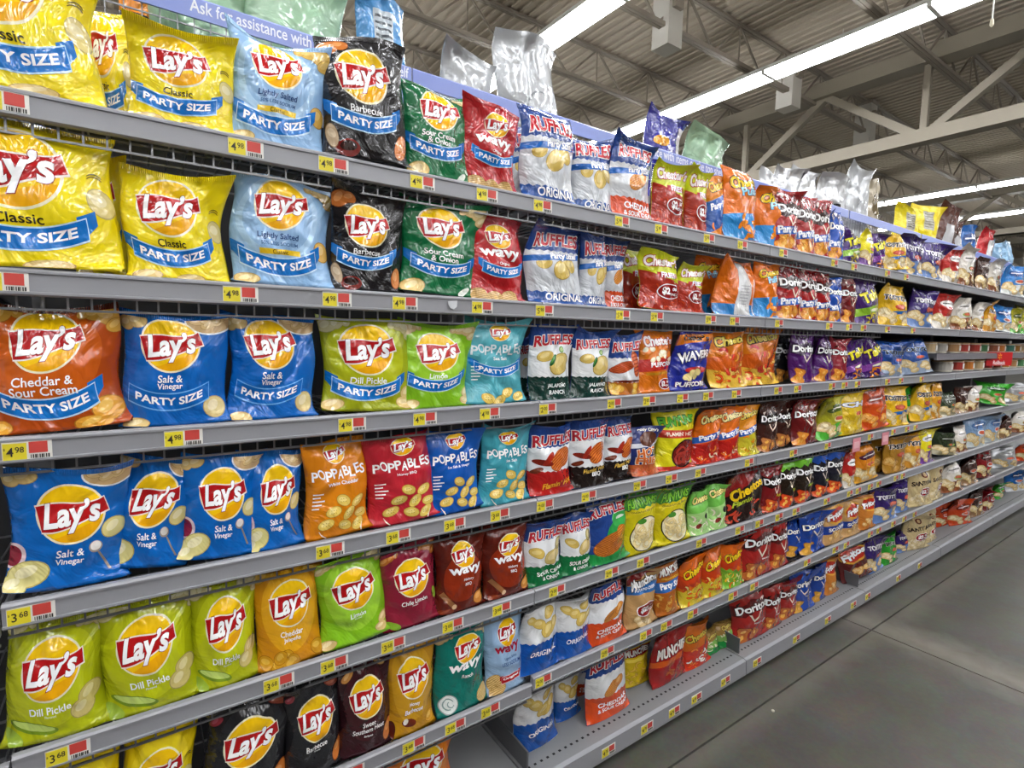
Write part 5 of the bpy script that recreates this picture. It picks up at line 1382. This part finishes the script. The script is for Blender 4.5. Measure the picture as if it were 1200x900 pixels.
TAGS = [
    (1,'A',-0.177), (1,'A',0.197), (1,'A',0.379), (1,'A',0.601), (1,'A',0.794), (1,'A',0.987),
    (1,'B',1.319), (1,'B',1.514), (1,'B',1.789), (1,'B',2.008), (1,'C',2.319), (1,'C',2.788),
    (1,'C',2.998), (1,'C',3.401), (1,'D',3.66), (2,'A',-0.192), (2,'A',0.18), (2,'A',0.384),
    (2,'A',0.555), (2,'A',0.784), (2,'B',1.004), (2,'B',1.34), (2,'B',1.513), (2,'B',1.827),
    (2,'B',1.986), (2,'C',2.323), (2,'C',2.784), (2,'C',2.994), (2,'C',3.161), (2,'D',3.463),
    (2,'D',3.831), (3,'A',-0.174), (3,'A',0.067), (3,'A',0.418), (3,'A',0.612), (3,'A',0.815),
    (3,'B',1.027), (3,'B',1.316), (3,'B',1.492), (3,'B',1.679), (3,'B',1.838), (3,'B',2.029),
    (3,'C',2.353), (3,'C',2.525), (3,'C',2.859), (3,'C',2.997), (3,'C',3.144), (3,'D',3.525),
    (3,'D',3.718), (3,'D',4.037), (4,'A',-0.183), (4,'A',0.362), (4,'A',0.538), (4,'A',0.705),
    (4,'A',0.857), (4,'B',1.027), (4,'B',1.213), (4,'B',1.462), (4,'B',1.637), (4,'B',1.815),
    (4,'B',2.156), (4,'C',2.527), (4,'C',2.862), (4,'C',3.359), (4,'D',3.672), (4,'D',3.876),
    (4,'D',4.012), (5,'A',-0.143), (5,'A',0.24), (5,'A',0.369), (5,'A',0.524), (5,'A',0.703),
    (5,'A',0.87), (5,'B',1.087), (5,'B',1.336), (5,'B',1.499), (5,'B',1.846), (5,'B',2.117),
    (5,'C',2.27), (5,'C',2.436), (5,'C',2.591), (5,'C',2.899), (5,'C',3.159), (5,'C',3.262),
    (5,'C',3.415), (5,'D',3.529), (5,'D',3.772), (5,'D',3.876), (6,'A',0.41), (6,'A',0.584),
    (6,'A',0.715), (6,'A',0.836), (6,'B',1.04), (6,'B',1.33), (6,'B',1.533), (6,'B',1.651),
    (6,'B',1.815), (6,'B',2.096), (6,'C',2.262), (6,'C',2.739), (6,'C',3.04), (6,'C',3.169),
    (6,'D',3.47), (6,'D',3.586), (6,'D',3.796), (6,'D',3.967), (6,'D',4.134), (7,'B',1.34),
    (7,'B',1.546), (7,'B',1.708), (7,'B',1.851), (7,'B',2.054), (7,'C',2.302), (7,'C',2.654),
    (7,'C',2.981), (7,'C',3.282), (7,'D',3.468), (7,'D',3.91), (7,'D',4.261),
]

# ------------------------------------------------------------------ the bags
ORD = ['first', 'second', 'third', 'fourth', 'fifth', 'sixth', 'seventh', 'eighth', 'ninth', 'tenth', 'eleventh', 'twelfth', 'thirteenth', 'fourteenth', 'fifteenth', 'sixteenth', 'seventeenth', 'eighteenth', 'nineteenth', 'twentieth']
NUM = ['zero', 'one', 'two', 'three', 'four', 'five', 'six', 'seven']
count, seen = {}, {}
for r in BAGS:
    count[(r[0], r[1], r[2])] = count.get((r[0], r[1], r[2]), 0) + 1
for i, (k, b, d, x, y, z, W, H, T, yaw, roll, lean) in enumerate(BAGS):
    rr = random.Random(i * 13 + 5)
    o = bag_object(d, W, H, T, (x, y, z + .001 + .35 * W * abs(math.sin(math.radians(roll)))), math.radians(yaw) + rr.uniform(-.05, .05), math.radians(roll) * .9, i + 11, rr.uniform(.8, 1.2), lean + rr.uniform(-.01, .035), rr.uniform(-.05, .12))
    key = (k, b, d)
    seen[key] = seen.get(key, 0) + 1
    desc = DESIGNS[d]['desc']
    lab = '%s on %s, %s' % (desc, SHELFNAME[k - 1], BAYNAME[b])
    if count[key] > 1: lab += ', %s from near end' % ORD[seen[key] - 1]
    tag(o, lab, 'chip bag', 'snack bags on the %s of the %s' % (SHELFNAME[k - 1], BAYNAME[b]))
SN = {}
for r in STORED: SN[r[0]] = SN.get(r[0], 0) + 1
seen = {}
for i, (d, x, y, W, H, yaw, roll) in enumerate(STORED):
    o = bag_object(d, W, H, min(.075, W * .22), (x, y, R0Z + .002 + .5 * W * abs(math.sin(math.radians(roll)))), math.radians(yaw), math.radians(roll), i + 501, 1.5, .03, .1, name='storage_bag')
    seen[d] = seen.get(d, 0) + 1
    lab = DESIGNS[d]['desc'] + ' on the storage shelf'
    if SN[d] > 1: lab += ', %s from near end' % ORD[seen[d] - 1]
    tag(o, lab, 'snack bag', 'stock on the top storage shelf')

# ------------------------------------------------------------------ price tags in the rails
TAGW = mat('tag_white', 'e6e4de', .5); TAGY = mat('tag_yellow', 'e0d02c', .5); TAGR = mat('tag_red', 'c8443c', .5); INK = mat('tag_ink', '24221c', .6)
def price_tag(kind, x, y, z, tilt, label, protos={}):
    me = MB().box(-.034, .034, -.0012, 0, -.0175, .0175) if kind not in protos else None
    if me is not None:
        o = me.build('price_tag', TAGW)
        p = MB().box(-.033, -.001, -.0018, -.0011, -.0165, .0135).build('price_panel', TAGY, o)
        dol, cts = kind
        for s_, cx, cz, h in ((dol, -.0235, -.002, .0165), (cts, -.0105, .0015, .011), ('$', -.0307, .003, .005)):
            v, f, tw, th = glyphs(s_, .012)
            k = h / th
            link_mesh('price_digits', [(cx + a * k * .85, -.0022, cz + c * k) for a, c in v], f, INK, parent=p)
        MB().box(.002, .028, -.0018, -.0011, -.006, .0145).build('promo_patch', TAGR, o)
        bm_ = MB()
        for i in range(9): bm_.box(.004 + i * .003, .0052 + i * .003 + .0006 * (i % 3), -.0018, -.0011, -.0155, -.0085)
        bm_.build('barcode', INK, o)
        protos[kind] = o
    else:
        src = protos[kind]
        o = src.copy(); COL.objects.link(o)
        for ch in src.children:
            c = ch.copy(); c.parent = o; COL.objects.link(c)
            for g_ in ch.children:
                d_ = g_.copy(); d_.parent = c; COL.objects.link(d_)
    o.location = (x, y, z); o.rotation_euler = (tilt, 0, 0)
    tag(o, label, 'price tag', 'price tags in the shelf rails')
TAGS = sorted(TAGS)
seen = {}
for k, b, x in TAGS:
    seen[(k, b)] = seen.get((k, b), 0) + 1
    kind = ('4', '98') if b == 'A' and k <= 3 else ('3', '68') if b == 'A' else ('5', '98') if k <= 2 else ('4', '78') if len(seen) % 2 else ('2', '00')
    z = SHELF_Z[k - 1] - (.02 if (k == 6 and b == 'A') else 0)
    lab = 'yellow-and-red price tag on %s rail, %s, %s from near end' % (SHELFNAME[k - 1], BAYNAME[b], ORD[seen[(k, b)] - 1])
    if k == 7: price_tag(kind, x, FRONT - .0285, z - .04, math.radians(-2), lab)
    else: price_tag(kind, x, FRONT - .0135, z - .0225, 0, lab)

# two pink promotion flags hanging from the fourth-shelf rail
for x, lab in ((3.18, 'pink promotion flag under the fourth shelf rail, third bay'), (3.55, 'pink promotion flag under the fourth shelf rail, fourth bay')):
    o = MB().box(-.045, .045, -.001, 0, -.075, .0).build('promo_flag', mat('flag_pink', 'd98a92', .5)); o.location = (x, FRONT - .018, SHELF_Z[3] - .012)
    MB().box(-.03, .03, -.0016, -.0009, -.055, -.02).build('printed_patch', mat('flag_print', 'e8b4b8', .5), o)
    tag(o, lab, 'promotion flag', 'pink flags on the shelf rail')

# ------------------------------------------------------------------ the dip section in the fourth and fifth bays
DZ = 1.4805
ds = empty('dip_shelf', (4.36, 0, DZ)); tag(ds, 'short extra grey shelf holding the dip tubs', 'shelf')
MB().box(0, 2.72, FRONT + .03, FRONT + .40, -.03, -.001).build('shelf_panel', DARKSTEEL, ds)
MB().prism([(FRONT + .03, .002), (FRONT + .016, .0), (FRONT + .014, -.042), (FRONT + .03, -.044)], 0, 2.72).build('price_rail', mat('rail_dull', '77747a', .45, .2), ds)
CANB = mat('tub_white', 'd8d2c4', .4); LIDM = mat('tub_lid', 'c8a878', .35)
def tub(x, y, z, r, h, colr, label, group):
    o = MB().lathe(0, 0, [(r * .9, 0), (r * .97, h * .04), (r, h * .9), (r * .97, h * .92)], 20).build('dip_tub', CANB, smooth=False); o.location = (x, y, z)
    MB().lathe(0, 0, [(r * .985, h * .15), (r * 1.012, h * .16), (r * 1.02, h * .82), (r * .99, h * .83)], 20).build('label_band', mat('band_' + colr, colr, .4), o)
    MB().lathe(0, 0, [(r * 1.03, h * .9), (r * 1.05, h * .92), (r * 1.05, h * .985), (r * 1.0, h), (r * .9, h * .985)], 20).build('lid', LIDM, o)
    MB().box(-r * .25, r * .25, -r * 1.04, -r * 1.005, h * .25, h * .72).build('barcode_panel', TAGW, o)
    tag(o, label, 'dip tub', group)
cols = ['c8ae84', 'b8b4ac', 'b88c5c', 'c4463c', 'b0382c', '4c8454', '8c4c2c', 'c8782c', '3c7464', 'a8742c']
for i in range(11):
    cc = cols[i % 10]
    tub(4.46 + i * .235, FRONT + .115 + .01 * (i % 2), DZ + .0005, .062, .078, cc, 'low dip tub on the short extra shelf, %s from near end' % ORD[i], 'dip tubs on the short extra shelf')
for i in range(9):
    cc = cols[(i * 3 + 1) % 10]
    tub(4.76 + i * .235, FRONT + .10, SHELF_Z[2] + .0005, .060, .082, cc, 'dip tub on third shelf beside the chips, %s from near end' % ORD[i], 'dip tubs on the third shelf')
RED = mat('rollback_red', 'c0141c', .4); SPK = mat('spark_yellow', 'f0a02c', .4); WHT = mat('rollback_white', 'f0ecec', .4)
for x, lab in ((5.72, 'red sign with yellow spark below the dip tubs, nearer one'), (6.78, 'red sign with yellow spark below the dip tubs, farther one')):
    s_ = MB().box(-.17, .17, -.002, 0, -.055, .055).build('rollback_sign', RED); s_.location = (x, FRONT + .008, DZ - .045); s_.rotation_euler = (0, 0, math.radians(-14))
    tag(s_, lab, 'sign', 'red signs on the dip shelf')
    sp = MB()
    for k in range(6):
        t = math.pi / 6 + k * math.pi / 3
        sp.bar((.009 * math.cos(t), -.003, .02 + .009 * math.sin(t)), (.027 * math.cos(t), -.003, .02 + .027 * math.sin(t)), .0035)
    sp.build('spark', SPK, s_)
    v, f, tw, th = glyphs('Rollback', .02)
    link_mesh('lettering', [(a * .16 / tw, -.0028, -.03 + c * .16 / tw) for a, c in v], f, WHT, parent=s_)
# small white card hanging off the second shelf rail, and a scrap on the floor
o = MB().prism([(-.014, .0), (.014, .004), (.013, -.013), (.004, -.02), (-.006, -.018), (-.013, -.008)], -.001, 0, 'y').build('paper_scrap', mat('scrap_white', 'cfd2d6', .6)); o.location = (.689, FRONT - .0165, 1.6459 - .012)
tag(o, 'torn white label stuck on the second shelf rail', 'label')
o = MB().lathe(0, 0, [(.004, 0), (.007, .003), (.006, .007), (.002, .009)], 8).build('floor_crumb', mat('crumb', 'd8d4c4', .7)); o.location = (2.12, 1.08, .0005)
tag(o, 'small white crumb on the floor near the bottom deck', 'crumb')
if _txt_obj is not None:
    cu = _txt_obj.data
    bpy.data.objects.remove(_txt_obj); bpy.data.curves.remove(cu)
o = MB().bar((0, 0, 0), (0, 0, 1.3), .008, 6).build('pull_cord', mat('cord_white', 'd8d6d0', .6)); o.location = (9.21, 2.51, EYE + 4.2)
MB().lathe(0, 0, [(.008, -.10), (.022, -.08), (.02, -.02), (.008, .0)], 10).build('cord_handle', mat('cord_grip', 'c8c0a8', .6), o)
tag(o, 'thin white pull cord hanging from the roof near the girder', 'cord')
